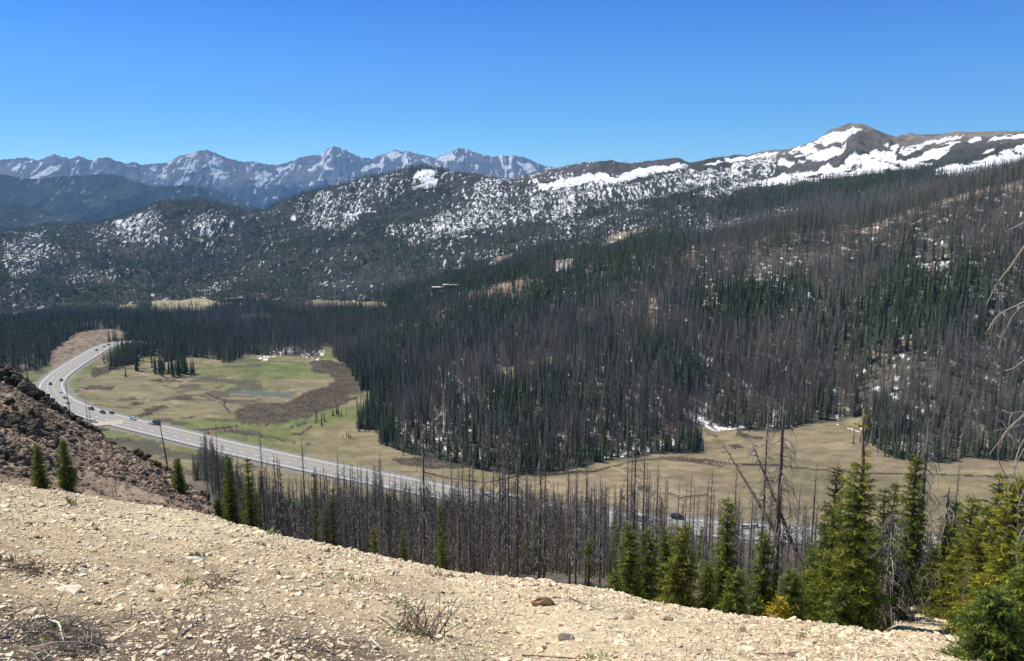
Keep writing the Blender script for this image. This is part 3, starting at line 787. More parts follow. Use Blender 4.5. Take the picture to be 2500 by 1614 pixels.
PEAKS = [(-330,405),(-200,385),(-100,395),(0,391),(23,387),(44,386),(62,383),(75,387),(91,392),(111,384),(133,376),(152,383),(160,381),(169,391),(180,386),(193,381),(205,385),(223,391),(232,386),(248,386),(264,385),(278,390),(293,395),(308,400),
         (328,395),(346,403),(360,401),(395,399),(410,398),(437,379),(455,377),(469,372),(504,366),(515,369),(528,375),(557,387),(575,391),(595,395),(610,394),(622,393),(640,399),(654,403),(675,400),(700,398),(722,390),(734,383),
         (760,380),(784,375),(800,364),(814,357),(824,359),(835,362),(855,373),(878,383),(908,387),(925,381),(942,375),(955,370),(965,366),(975,367),(985,372),(992,367),(1005,371),(1019,375),(1040,380),(1059,385),(1066,388),(1075,379),(1083,375),(1095,374),(1105,369),(1120,363),
         (1140,364),(1160,371),(1177,378),(1190,380),(1203,382),(1224,379),(1240,381),(1254,379),(1270,382),(1287,387),(1307,396),(1327,405),(1345,405),(1368,409),(1385,405),(1400,400),(1415,403),(1440,415),(1500,440),(1600,460)]
PEAK_SNOW = [Z1([(100,235),(120,200),(150,160),(180,170),(175,200),(150,215)]), Z1([(320,185),(345,155),(350,170),(330,190)]), Z1([(240,290),(330,240),(440,190),(510,180),(480,220),(400,260),(320,285),(250,295)]),
    Z1([(1050,180),(1085,185),(1070,205)]), Z1([(1100,195),(1140,175),(1130,200)]), Z1([(1235,205),(1300,190),(1300,230),(1270,230)]), Z1([(1720,85),(1740,90),(1735,145),(1722,130)]),
    Z1([(1780,90),(1830,120),(1820,200),(1770,170),(1750,210),(1720,200),(1680,215),(1660,190),(1720,170),(1760,130)]), Z1([(1460,215),(1560,190),(1580,205),(1480,220)]), Z1([(1530,225),(1620,220),(1640,235),(1560,245),(1530,240)]),
    Z1([(1450,340),(1560,280),(1590,300),(1520,330),(1500,350)]), Z1([(1780,270),(1900,270),(1880,300),(1820,290)]), Z1([(1320,270),(1390,255),(1370,290)]), Z1([(1780,200),(1860,240),(1900,260),(1840,250)]),
    Z2([(445,195),(480,175),(530,150),(550,130),(545,155),(500,185),(465,205)]), Z2([(570,185),(580,150),(610,180),(640,185),(655,145),(640,195),(590,195)]), Z2([(665,95),(690,60),(690,85),(672,100)]),
    Z2([(220,180),(300,165),(360,140),(310,185),(270,210),(230,215)]), Z2([(1025,85),(1060,60),(1110,55),(1150,80),(1110,100),(1050,115),(1035,100)]), Z2([(835,185),(900,160),(1020,145),(1010,165),(920,185),(850,215)]),
    Z2([(1385,120),(1420,95),(1470,100),(1500,65),(1530,95),(1520,125),(1450,135)]), Z2([(1375,130),(1420,170),(1420,185),(1385,165)]), Z2([(1980,125),(2020,150),(2060,140),(2130,200),(2060,215),(1990,160)]),
    Z2([(1860,165),(1940,150),(1930,180),(1880,190)]), Z2([(2160,195),(2200,170),(2280,170),(2260,195)]), Z2([(100,475),(140,400),(160,385),(150,430),(125,480)]), Z2([(1530,45),(1545,50),(1530,75)]), Z2([(1660,160),(1690,160),(1680,190)]),
    Z2([(70,240),(140,200),(190,220),(100,330),(60,300)]), Z2([(1630,60),(1650,85),(1640,95)]), Z2([(760,255),(800,250),(790,275)]), Z2([(1275,110),(1320,125),(1310,150)])]
def peak_col(x, y, z, T, gz, gr):
    u, v = pix(x, y, z)
    n = fbm(x / 500, y / 500, 5, 301)[:, None]; f = fbm(x / 120, y / 120, 4, 302)[:, None]
    rock = np.array([.155, .14, .125]) * (0.35 + 1.3 * n); redr = np.array([.27, .185, .14])
    col = rock * (0.7 + 0.6 * f)
    rr = sstep(.57, .68, fbm(x / 900, y / 900, 3, 305))[:, None]
    col = col * (1 - rr) + redr * (0.6 + .8 * f) * rr
    tl = 1 - sstep(20, 190, z - 260 * (fbm(x / 700, y / 700, 4, 303) - .5))[:, None]        # tree line
    col = col * (1 - tl) + np.array([.045, .055, .045]) * (0.6 + 0.8 * f) * tl
    uu = u + 12 * (fbm(x / 70, y / 110, 4, 306, .65) - .5); vv = v + 10 * (fbm(x / 70, y / 110, 4, 307, .65) - .5)
    s = np.zeros(u.shape, bool)
    for p in PEAK_SNOW: s |= pin(uu, vv, p)
    gl = fbm(x / 60 + gz * .8, y / 330, 4, 308, .62)
    s |= (gl > .665 - .03 * sstep(150, 450, z)) & (z > 60 + 120 * n[:, 0]) & (gz > -.25)
    s |= (gl > .66) & (u > 620) & (u < 1100) & (z > -80)
    s &= T < 1.1
    col[s] = (.90, .90, .90)
    return col
m_far = mat_attr('mountain_rock', rough=1.0, nscale=0.012, namt=0.25, bscale=0.006, bstr=1.0, bdist=140, spec=0.0)
range_sheet('mountain_range', (9800, -650), [(u, v, 14500 - 700 * math.sin(u / 170)) for u, v in PEAKS], (2500, 900), 360, 900, 1150, m_far, peak_col, 311)
def wood_col(x, y, z, T, gz, gr):
    n = fbm(x / 200, y / 200, 5, 321)[:, None]; f = fbm(x / 40, y / 40, 3, 322)[:, None]
    col = np.array([.036, .046, .036]) * (0.3 + 1.4 * n) * (.5 + f)
    s = (fbm(x / 26, y / 110, 4, 323, .6) > .70) & (fbm(x / 400, y / 400, 2, 324) > .5)
    col[s] = (.22, .22, .22)
    return col
m_wood = mat_attr('far_forest', rough=1.0, nscale=0.05, namt=0.3, bscale=0.03, bstr=1.0, bdist=18, spec=0.0)
range_sheet('forested_hills', (6000, -500), [(-330,440,8300),(-100,428,8300),(0,425,8200),(30,430,8200),(60,437,8200),(100,436,8100),(150,430,8000),(200,428,8000),(250,425,8000),(280,426,8000),(300,431,8000),(335,445,7900),(360,452,7900),(400,455,7800),(450,452,7800),(490,455,7800),(520,463,7800),
            (560,475,7700),(590,487,7700),(620,502,7600),(660,520,7600),(760,560,7500)], (900, 350), 160, 320, 700, m_wood, wood_col, 331)
range_sheet('forested_foothills', (4600, -420), [(-330,470,5900),(0,487,5900),(60,500,5900),(110,512,5800),(160,527,5800),(210,540,5700),(260,553,5600),(420,600,5500)], (600, 250), 90, 110, 500, m_wood, wood_col, 341)
range_sheet('horizon_ground', (4200, -270), [(-330,700,9500),(1250,560,9900),(2850,560,9500)], (12000, 1200), 12, 0, 500, m_wood, wood_col, 351)

# ---- haze: one box of thin air round everything
def make_haze():
    V, Fc = box(0, 8500, 350, 23000, 18400, 3500)
    Fc = Fc[:, ::-1]
    me = bpy.data.meshes.new('haze'); me.from_pydata(V.tolist(), [], [list(f[::-1]) for f in Fc.tolist()]); me.update()
    m = bpy.data.materials.new('haze_air'); m.use_nodes = True; nt = m.node_tree
    nt.nodes.remove(nt.nodes['Principled BSDF'])
    v = nt.nodes.new('ShaderNodeVolumePrincipled'); v.inputs['Density'].default_value = HAZE_DENSITY
    v.inputs['Color'].default_value = (*HAZE_COLOR, 1); v.inputs['Anisotropy'].default_value = 0.0
    nt.links.new(v.outputs[0], nt.nodes['Material Output'].inputs['Volume'])
    me.materials.append(m)
    o = bpy.data.objects.new('haze', me); C.objects.link(o); tag(o, kind='stuff', label='thin blue air haze over the valley', cat='haze')
make_haze()

# ================================================================== ROAD
m_asph = mat_plain('asphalt', (.27, .255, .23), 0.85, .16, 0.8)
m_white = mat_plain('white_road_paint', (.72, .72, .70), 0.6, .12, 2.0)
m_yellow = mat_plain('yellow_road_paint', (.62, .42, .10), 0.6, .12, 2.0)
m_dirt = mat_plain('pale_dirt', (.42, .37, .28), 0.95, .15, 0.6)
def strip(name, L, o0, o1, dz, mat, ts=None):
    T = np.gradient(L[:, :2], axis=0); T /= np.linalg.norm(T, axis=1)[:, None]
    Nn = np.stack([-T[:, 1], T[:, 0]], 1)
    A = L.copy(); A[:, :2] += Nn * o0; A[:, 2] += dz
    B = L.copy(); B[:, :2] += Nn * o1; B[:, 2] += dz
    V = []; Fc = []
    runs = ts if ts is not None else [(0, len(L) - 1)]
    for a, b in runs:
        n0 = len(V)
        for i in range(a, b + 1): V += [A[i], B[i]]
        for i in range(b - a):
            k = n0 + 2 * i; Fc.append((k, k + 1, k + 3, k + 2))
    o = mesh_np(name, np.array(V), np.array(Fc), mat)
    return tag(o, kind='structure')
fine = resample(ROAD, 1.0)
strip('road', fine, -9.6, 9.6, 0.06, m_asph)
strip('road_edge_line', fine, HALF + .1, HALF + .55, 0.068, m_white)
strip('road_edge_line', fine, -HALF - .55, -HALF - .1, 0.068, m_white)
strip('road_centre_line', fine, 1.75, 2.05, 0.068, m_yellow)
strip('lane_markings', fine, -2.65, -2.25, 0.068, m_white, [(i, i + 4) for i in range(0, len(fine) - 5, 12)])
sd_ = SIDE.copy(); sd_[:, 2] = -149.95
strip('side_road', resample(sd_, 2.0), -5, 5, 0.03, m_dirt)
def road_at(u, v):
    """nearest road station to a pixel, with heading"""
    best = None
    p = np.array([*onplane(u, v, -150.0)])
    for _ in range(3):
        j = int(np.argmin(np.hypot(fine[:, 0] - p[0], fine[:, 1] - p[1])))
        p = onplane(u, v, fine[j, 2])
    t = fine[min(j + 2, len(fine) - 1)] - fine[max(j - 2, 0)]
    return p, math.atan2(t[1], t[0]), fine[j, 2]

# ================================================================== TREE PROTOTYPES (numpy geometry)
def cubic_droop(L, n, drop, lift=0.0, curl=0.0):
    t = np.linspace(0, 1, n)
    return L * t * (1 - 0.18 * curl * t * t), L * (lift * t - drop * t * t)
def dead_tree(r, H, rad, nb, blen, segs=5, sides=3, bw=.014, low=.12, twigs=True, tsides=7, bare_top=.04, droop=.75):
    tr = Geo(); br = Geo()
    n = 9
    t = np.linspace(0, 1, n)
    px = np.cumsum(r.normal(0, .010 * H / n, n)); py = np.cumsum(r.normal(0, .010 * H / n, n))
    P = np.stack([px, py, t * H], 1); P[0, 2] = -.6
    rr = rad * (1 - .86 * t ** 1.1)
    V, Fc = tube(P, rr, tsides)
    tr.add(V, Fc, np.array([.14, .11, .088]) * r.uniform(.8, 1.2))
    for i in range(nb):
        h = low + (1 - bare_top - low) * (i + r.random()) / nb
        if r.random() < .10: continue
        az = r.uniform(0, 2 * np.pi)
        L = blen * (1 - .72 * h) * r.uniform(.35, 1.15)
        dr = droop * r.uniform(.5, 1.5)
        a, b = cubic_droop(L, segs, dr, r.uniform(-.1, .55), 1.5)
        side = r.normal(0, .12, segs).cumsum() * L * .25; side[0] = 0
        base = np.array([np.interp(h, t, px), np.interp(h, t, py), h * H])
        ca, sa = math.cos(az), math.sin(az)
        Q = base + np.stack([a * ca - side * sa, a * sa + side * ca, b], 1)
        g = r.uniform(.15, .33)
        cc = np.array([g, g * .90, g * .82])
        V, Fc = tube(Q, bw * np.linspace(1.2, .3, segs) * (.7 + .6 * r.random()), sides, cap=False)
        br.add(V, Fc, cc)
        if twigs:
            for k in range(r.integers(2, 6)):
                j = r.integers(1, segs - 1)
                d = np.array([ca, sa, 0]) * r.uniform(.1, .5) + np.array([-sa, ca, 0]) * r.choice([-1, 1]) * r.uniform(.3, .7) + np.array([0, 0, -r.uniform(.3, .9)])
                q0 = Q[j]; q1 = q0 + d * L * r.uniform(.12, .3); q2 = q1 + (d + np.array([0, 0, -.5])) * L * .12
                V, Fc = tube(np.array([q0, q1, q2]), bw * np.array([.6, .4, .2]), 3, cap=False)
                br.add(V, Fc, cc)
    return tr, br
def spruce(r, H, W, rad, nwh, nbr, shoots, sl, npn, nl, nw, tint=(1, 1, 1), power=.85, low=.03, gap=.08, top_bare=0.0, asym=.25):
    """trunk, drooping boughs, side shoots, each shoot a brush of needle faces"""
    tr = Geo(); P = np.stack([np.zeros(6), np.zeros(6), np.linspace(-.4, H, 6)], 1); P[1:, 0] += r.normal(0, .006 * H, 5); P[1:, 1] += r.normal(0, .006 * H, 5)
    V, Fc = tube(P, rad * (1 - .9 * np.linspace(0, 1, 6)), 7); tr.add(V, Fc, np.array([.14, .10, .075]))
    S0 = []; SD = []; SC = []; SL = []
    br = []
    for w in range(nwh):
        hz = low + (1 - low) * ((w + r.uniform(-.3, .3)) / nwh)
        hz = min(max(hz, .01), .985)
        z0 = hz * H
        bx = np.interp(z0, P[:, 2], P[:, 0]); by = np.interp(z0, P[:, 2], P[:, 1])
        Lw = W * ((1 - hz) ** power) * (1 - .35 * math.exp(-hz * 14)) + .06
        k = max(3, int(nbr * (0.45 + .55 * (1 - hz))))
        ph = r.uniform(0, 6.28)
        for b in range(k):
            if r.random() < gap: continue
            az = ph + 6.283 * b / k + r.normal(0, .25)
            L = Lw * r.uniform(.62, 1.12) * (1 + asym * math.cos(az - 2.2) * .5)
            ca, sa = math.cos(az), math.sin(az)
            lift = .55 * hz ** 2 + .05 - .25 * (1 - hz); dr = .30 * (1 - hz) + .05
            n = max(3, int(shoots * L / max(W, .3)) + 2)
            t = np.linspace(.05, 1, n)
            a = L * t; zz = L * (lift * t - dr * t ** 2 + .32 * dr * t ** 5)
            Q = np.stack([bx + a * ca, by + a * sa, z0 + zz], 1)
            tr.add(*tube(np.array([[bx, by, z0], Q[n // 2], Q[-1]]), [.012 * (1 + L), .008 * (1 + L * .5), .003], 3, cap=False), np.array([.11, .08, .06]))
            for j in range(n):
                wd = L * .42 * (1 - .75 * t[j]) + sl * .5
                for sgn in (-1, 1):
                    m = max(1, int(wd / sl + .5))
                    dirx = np.array([ca * .62 - sgn * sa * .8, sa * .62 + sgn * ca * .8, -.12 + r.normal(0, .12)])
                    for q in range(m):
                        S0.append(Q[j] + dirx * sl * q + r.normal(0, sl * .12, 3)); SD.append(dirx + r.normal(0, .22, 3)); SL.append(sl * r.uniform(.8, 1.35))
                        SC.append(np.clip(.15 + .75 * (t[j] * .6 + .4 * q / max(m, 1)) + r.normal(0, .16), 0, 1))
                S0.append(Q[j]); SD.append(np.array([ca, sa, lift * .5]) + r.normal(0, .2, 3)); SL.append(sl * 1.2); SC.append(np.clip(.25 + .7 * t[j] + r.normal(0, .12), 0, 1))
    for q in range(4):
        S0.append(np.array([P[-1, 0], P[-1, 1], H * (1 - .012 * q) - .02])); SD.append(np.array([r.normal(0, .2), r.normal(0, .2), 1.0])); SL.append(sl * 1.3); SC.append(.9)
    S0 = np.array(S0); SD = np.array(SD); SD /= np.linalg.norm(SD, axis=1)[:, None]; SL = np.array(SL); SC = np.array(SC)
    N = len(S0)
    ref = np.tile([0, 0, 1.0], (N, 1)); A = np.cross(SD, ref); A /= np.linalg.norm(A, axis=1)[:, None] + 1e-6; B = np.cross(SD, A)
    V = []; Cc = []
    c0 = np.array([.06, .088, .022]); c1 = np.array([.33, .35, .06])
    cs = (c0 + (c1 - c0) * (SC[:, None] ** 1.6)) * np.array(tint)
    for k in range(npn):
        th = 2.4 * k + r.uniform(0, 6.28, N); tt = (k + .5) / npn * .9
        rad_ = np.cos(th)[:, None] * A + np.sin(th)[:, None] * B
        p = S0 + SD * (SL * tt)[:, None]
        tip = p + (SD * .75 + rad_ * .8) * (nl * r.uniform(.8, 1.2, N))[:, None]
        sidev = np.cross(SD, rad_) * nw
        V += [p - sidev, p + sidev, tip]
        cv = cs * r.uniform(.75, 1.25, (N, 1))
        Cc += [cv, cv, cv]
    V = np.stack(V, 1).reshape(-1, 3); Cc = np.stack(Cc, 1).reshape(-1, 3)
    Fc = np.arange(len(V)).reshape(-1, 3)
    cr_ = Geo(); cr_.V = [V]; cr_.F = [Fc]; cr_.C = [Cc]; cr_.n = len(V)
    return tr, cr_
# low-cost trees for the distant woods: one merged array each, unit height
def lod_dead(r, nb, w=.11, wd=.0042):
    V = [];  F = []; Cc = []
    def addt(a, b, c, col):
        n = len(V); V.extend([a, b, c]); F.append((n, n + 1, n + 2)); Cc.extend([col] * 3)
    tc = np.array([.15, .138, .12]) * r.uniform(.8, 1.2)
    R0 = .0085
    ring = [(R0 * math.cos(a), R0 * math.sin(a), -.03) for a in (0, 2.09, 4.19)]
    for i in range(3):
        addt(ring[i], ring[(i + 1) % 3], (0, 0, 1.0), tc)
    for i in range(nb):
        h = .10 + .86 * (i + r.random()) / nb
        a = r.uniform(0, 6.28); L = w * (1 - .75 * h) * r.uniform(.4, 1.15) + .008
        g = r.uniform(.11, .27)
        d = (math.cos(a), math.sin(a))
        dz = -L * r.uniform(.1, 1.0)
        addt((0, 0, h + wd), (0, 0, h - wd), (d[0] * L, d[1] * L, h + dz), (g, g * .94, g * .82))
        if i % 2 == 0:
            addt((d[0] * L * .5, d[1] * L * .5, h + dz * .5 + wd), (d[0] * L * .6, d[1] * L * .6, h + dz * .6 - wd), (d[0] * L * .6 - d[1] * L * .5, d[1] * L * .6 + d[0] * L * .5, h + dz * .6 - L * .5), (g, g * .94, g * .82))
    return np.array(V), np.array(F), np.array(Cc)
def lod_live(r, tiers, nb, w=.105, fluff=1.0):
    V = []; F = []; Cc = []
    def addt(a, b, c, col):
        n = len(V); V.extend([a, b, c]); F.append((n, n + 1, n + 2)); Cc.extend([col] * 3)
    tc = np.array([.10, .075, .06])
    ring = [(.009 * math.cos(a), .009 * math.sin(a), -.03) for a in (0, 2.09, 4.19)]
    for i in range(3): addt(ring[i], ring[(i + 1) % 3], (0, 0, .97), tc)
    for k in range(tiers):
        h = .05 + .95 * k / tiers
        rw = w * ((1 - h) ** .8) * r.uniform(.8, 1.15) + .006
        hh = .16 * (1 - .5 * h)
        ph = r.uniform(0, 6.28)
        for b in range(nb):
            if r.random() < .1: continue
            a0 = ph + 6.283 * b / nb + r.normal(0, .2); da = 6.283 / nb * .85
            L = rw * r.uniform(.6, 1.25); zt = h - hh * r.uniform(.05, .35)
            g = r.uniform(.6, 1.45); c = np.array([.055, .076, .030]) * g
            top = (0, 0, min(1.0, h + hh * .55))
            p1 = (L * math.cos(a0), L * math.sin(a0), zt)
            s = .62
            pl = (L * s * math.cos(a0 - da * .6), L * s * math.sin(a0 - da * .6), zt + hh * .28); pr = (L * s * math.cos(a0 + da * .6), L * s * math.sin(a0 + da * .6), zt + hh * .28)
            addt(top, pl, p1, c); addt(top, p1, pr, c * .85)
    return np.array(V), np.array(F), np.array(Cc)
def scatter(protos, pos, H, rot, wsc, tintv, pid, lean=None):
    Vs = []; Fs = []; Cs = []; n0 = 0
    for k, (V, Fc, Cc) in enumerate(protos):
        m = pid == k
        if not m.any(): continue
        P = pos[m]; h = H[m]; c = np.cos(rot[m]); s = np.sin(rot[m]); w = (h * wsc[m])
        X = (V[None, :, 0] * c[:, None] - V[None, :, 1] * s[:, None]) * w[:, None]
        Y = (V[None, :, 0] * s[:, None] + V[None, :, 1] * c[:, None]) * w[:, None]
        Zl = V[None, :, 2] * h[:, None]
        if lean is not None:
            X = X + Zl * lean[m][:, 0:1]; Y = Y + Zl * lean[m][:, 1:2]
        X = X + P[:, 0:1]; Y = Y + P[:, 1:2]; Zl = Zl + P[:, 2:3]
        N = len(P); nv = len(V)
        Vs.append(np.stack([X, Y, Zl], -1).reshape(-1, 3).astype(np.float32))
        Fs.append((Fc[None] + (np.arange(N) * nv)[:, None, None]).reshape(-1, 3) + n0); n0 += N * nv
        Cs.append((Cc[None] * tintv[m][:, None, :]).reshape(-1, 3).astype(np.float32))
    return np.concatenate(Vs), np.concatenate(Fs), np.concatenate(Cs)

m_bark = mat_attr('bark', rough=0.95, nscale=6.0, namt=0.3, spec=0.1)
m_twig = mat_attr('dead_branch_wood', rough=0.9, nscale=3.0, namt=0.2, spec=0.15)
m_needle = mat_attr('needles', rough=0.6, spec=0.25, transl=0.38)
m_fdead = mat_attr('dead_wood_distant', rough=0.95, spec=0.05)
m_flive = mat_attr('needles_distant', rough=0.8, spec=0.1, transl=0.12)

# ================================================================== FOREST LAYOUT
def place_band(r0, r1, spacing, az0=az_of(-230), az1=az_of(2730)):
    area = .5 * (r1 * r1 - r0 * r0) * (az1 - az0)
    n = int(area / (spacing * spacing))
    az = rng.uniform(az0, az1, n); R = np.sqrt(rng.uniform(r0 * r0, r1 * r1, n))
    x = R * np.sin(az); y = R * np.cos(az)
    return x, y, az, R
P_x = []; P_info = []
def forest():
    out = []
    for r0, r1, sp in ((360, 700, 2.45), (700, 1050, 2.75), (1050, 1500, 3.8), (1500, 2200, 5.3), (2200, 3600, 6.6)):
        x, y, az, R = place_band(r0, r1, sp)
        z = hfield(x, y); ok = visible(az, R, z + 20, .002)
        x, y, az, R, z = x[ok], y[ok], az[ok], R[ok], z[ok]
        _, k, t = hbase(az, R); kt = k + t
        u, v = pix(x, y, z)
        p = np.ones(len(x))
        uu = u + 12 * (fbm(x * .03, y * .03, 2, 401) - .5); vv = v + 8 * (fbm(x * .03, y * .03, 2, 402) - .5)
        md = np.zeros(len(x), bool)
        for q in MEADOW + CLEAR_FAR + [BANK]: md |= pin(uu, vv, q)
        p[md] = 0
        for i_, q in enumerate(TAN_CLEAR): p[pin(uu, vv, q)] *= .12 if i_ < 5 else .45
        ss = np.zeros(len(x), bool)
        for q in SNOW_SOLID: ss |= pin(u, v, q)
        p[ss & (R > 1200)] *= .05; p[ss & (R <= 1200)] *= .25
        pp = np.zeros(len(x), bool)
        for q, dn, sc in SNOW_PATCH: pp |= pin(u, v, q)
        p[pp] *= np.where(R[pp] > 1300, .62, .80)
        tund = (kt > 17.4) & (u > 1780); p[tund] *= .10 * (1 - sstep(17.6, 18.4, kt[tund]))
        cl = (kt > 18.2) & (u > 1150) & (u <= 1780); p[cl] *= np.interp(kt[cl], [18.2, 18.8], [.5, .10])
        p[(kt < 12) & (u > 60) & (u < 850) & (v > 905)] = 0
        p[(R < 372 + 0 * u)] = 0
        mm = (x > RX0) & (x < RX1) & (y > RY0) & (y < RY1)
        dd = np.full(len(x), 999.); dd[mm] = dist_line(x[mm], y[mm], ROAD)[0]
        p[dd < 19] = 0
        # left of the road bend: scattered trees
        lf = (u < 130) & (R < 1000); p[lf] *= .45
        p *= np.where(fbm(x * .02, y * .02, 3, 403) > .33, 1, .5)
        # open litter-strewn patch in the middle of the near hillside
        for q, f in ((Z6([(1050,380),(1600,330),(1750,560),(1300,560),(1080,640)]), .85), (Z8([(880,560),(1250,560),(1300,720),(1060,1000),(800,960)]), .8), (Z8([(1700,350),(1960,380),(1960,700),(1700,560)]), .9)):
            p[pin(u, v, q)] *= f
        keep = rng.random(len(x)) < p
        x, y, az, R, z, kt, u, v = [a[keep] for a in (x, y, az, R, z, kt, u, v)]
        cn = fbm(x * .010, y * .010, 3, 411)
        lv = np.where(R > 1600, .86, np.where(R > 1150, .68, np.interp(kt, [12, 13, 14.2], [.26, .34, .52])))
        lv = np.where((u < 900) & (R < 1700), np.where(R > 1050, .38, .45), lv)
        lv = np.where((u > 1150) & (R > 1400) , .58, lv)
        lv = np.where((R > 950) & (R < 1350) & (u > 1500), .42, lv)
        lv = np.where((u < 330) & (R < 1250), .85, lv)
        lv = np.clip(lv + (cn - .5) * 2.4, .04, .97)
        edge = (kt < 12.10) & (u > 850); lv = np.where(edge, .85, lv)
        blue = pin(u, v, Z3([(0,900),(500,1000),(900,960),(1300,1000),(1250,1180),(600,1180),(400,1300),(0,1300)])); lv = np.where(blue, .85, lv)
        live = rng.random(len(x)) < lv
        H = np.where(live, rng.uniform(7, 20, len(x)), rng.uniform(8, 23, len(x)))
        H = np.where(edge & live, rng.uniform(5, 15, len(x)), H)
        young = live & (rng.random(len(x)) < .25) & (R < 1000); H[young] *= .45
        H = np.where(R > 2000, H * 1.05, H)
        H = np.where((kt > 17.2) & (u > 1100), H * .62, H)
        out.append(np.stack([x, y, z - .3, R, u, v, live, H, kt], 1))
    # lone meadow-edge clumps, read from the photo: (u, v, n, spread u, spread v)
    sp = []
    for (u, v, n, su, sv, h) in [(385,908,20,16,7,18),(432,912,30,24,8,20),(310,885,34,40,7,15),(332,905,4,4,1,21),(307,920,1,0,0,9),(470,915,8,8,5,15),(780,1030,7,14,8,9),(825,1015,9,16,6,9),(900,1052,6,14,6,10),(850,1068,5,12,4,5),
                                 (68,930,1,0,0,11),(300,1008,1,0,0,4),(1930,1085,1,0,0,4),(410,742,5,14,2,14),(478,744,7,18,2,16),(345,748,6,12,2,12),(560,738,5,14,1,10),(620,735,6,16,2,10),(2180,1112,14,40,8,7),(2440,1110,8,30,8,12),(2120,1085,8,14,10,8),
                                 (1640,1098,8,20,5,8),(1560,1112,10,30,4,10),(1180,1125,14,50,6,9),(980,1095,8,30,10,7)]:
        for i in range(n):
            g = ground(u + rng.normal(0, su * .7) if su else u, v + rng.normal(0, sv * .6) if sv else v, 300)
            sp.append([g[0], g[1], g[2] - .2, math.hypot(g[0], g[1]), u, v, 1, h * rng.uniform(.6, 1.2), 11.5])
    out.append(np.array(sp))
    return np.concatenate(out)
FOR = forest()
def stand():
    """the burnt stand on the slope below the gravel knoll"""
    x, y, az, R = place_band(26, 345, 1.8)
    z = hfield(x, y); u, v = pix(x, y, z)
    rmax = np.interp(u, [380, 430, 520, 600, 800, 1000, 1250, 1500, 1700, 1950, 2150, 2300, 2800], [0, 120, 275, 310, 285, 240, 195, 155, 125, 135, 120, 110, 100])
    rmin = np.interp(u, [380, 450, 580, 650, 700, 900, 1300, 1500, 2000, 2200, 2800], [215, 195, 92, 76, 46, 30, 26, 26, 28, 36, 38])
    p = np.where((R < rmax) & (R > rmin), 1.0, 0)
    p *= np.interp(u, [380, 520, 1300, 1500, 1650, 1850, 2000, 2800], [.9, 1, 1, .75, .45, .35, .35, .35])
    p *= np.where(R < 60, .62, 1.0) * np.where(fbm(x * .05, y * .05, 2, 421) > .4, 1, .5)
    mm = (x > RX0) & (x < RX1) & (y > RY0) & (y < RY1)
    k = rng.random(len(x)) < p
    x, y, z, R, u, v = [a[k] for a in (x, y, z, R, u, v)]
    live = rng.random(len(x)) < np.interp(u, [400, 900, 1400, 2000, 2500], [.05, .07, .08, .16, .3])
    H = np.where(live, rng.uniform(3, 8.5, len(x)) * np.interp(R, [26, 45, 60, 120], [.28, .42, .62, 1]), rng.uniform(6.8, 16, len(x)) * np.interp(R, [26, 60, 120], [.46, .72, 1.0]) * np.where(R > 60, np.interp(u, [430, 520, 900, 1050, 1500], [.75, 1.05, 1.08, .92, .85]), 1))
    H = np.where((u < 640) & (R < 210), H * .55, H)
    return np.stack([x, y, z - .2, R, u, v, live, H, np.full(len(x), 8.0)], 1)
STD = stand()
ALLT = np.concatenate([STD, FOR])
print('trees', len(STD), len(FOR), 'live', int(ALLT[:, 6].sum()))
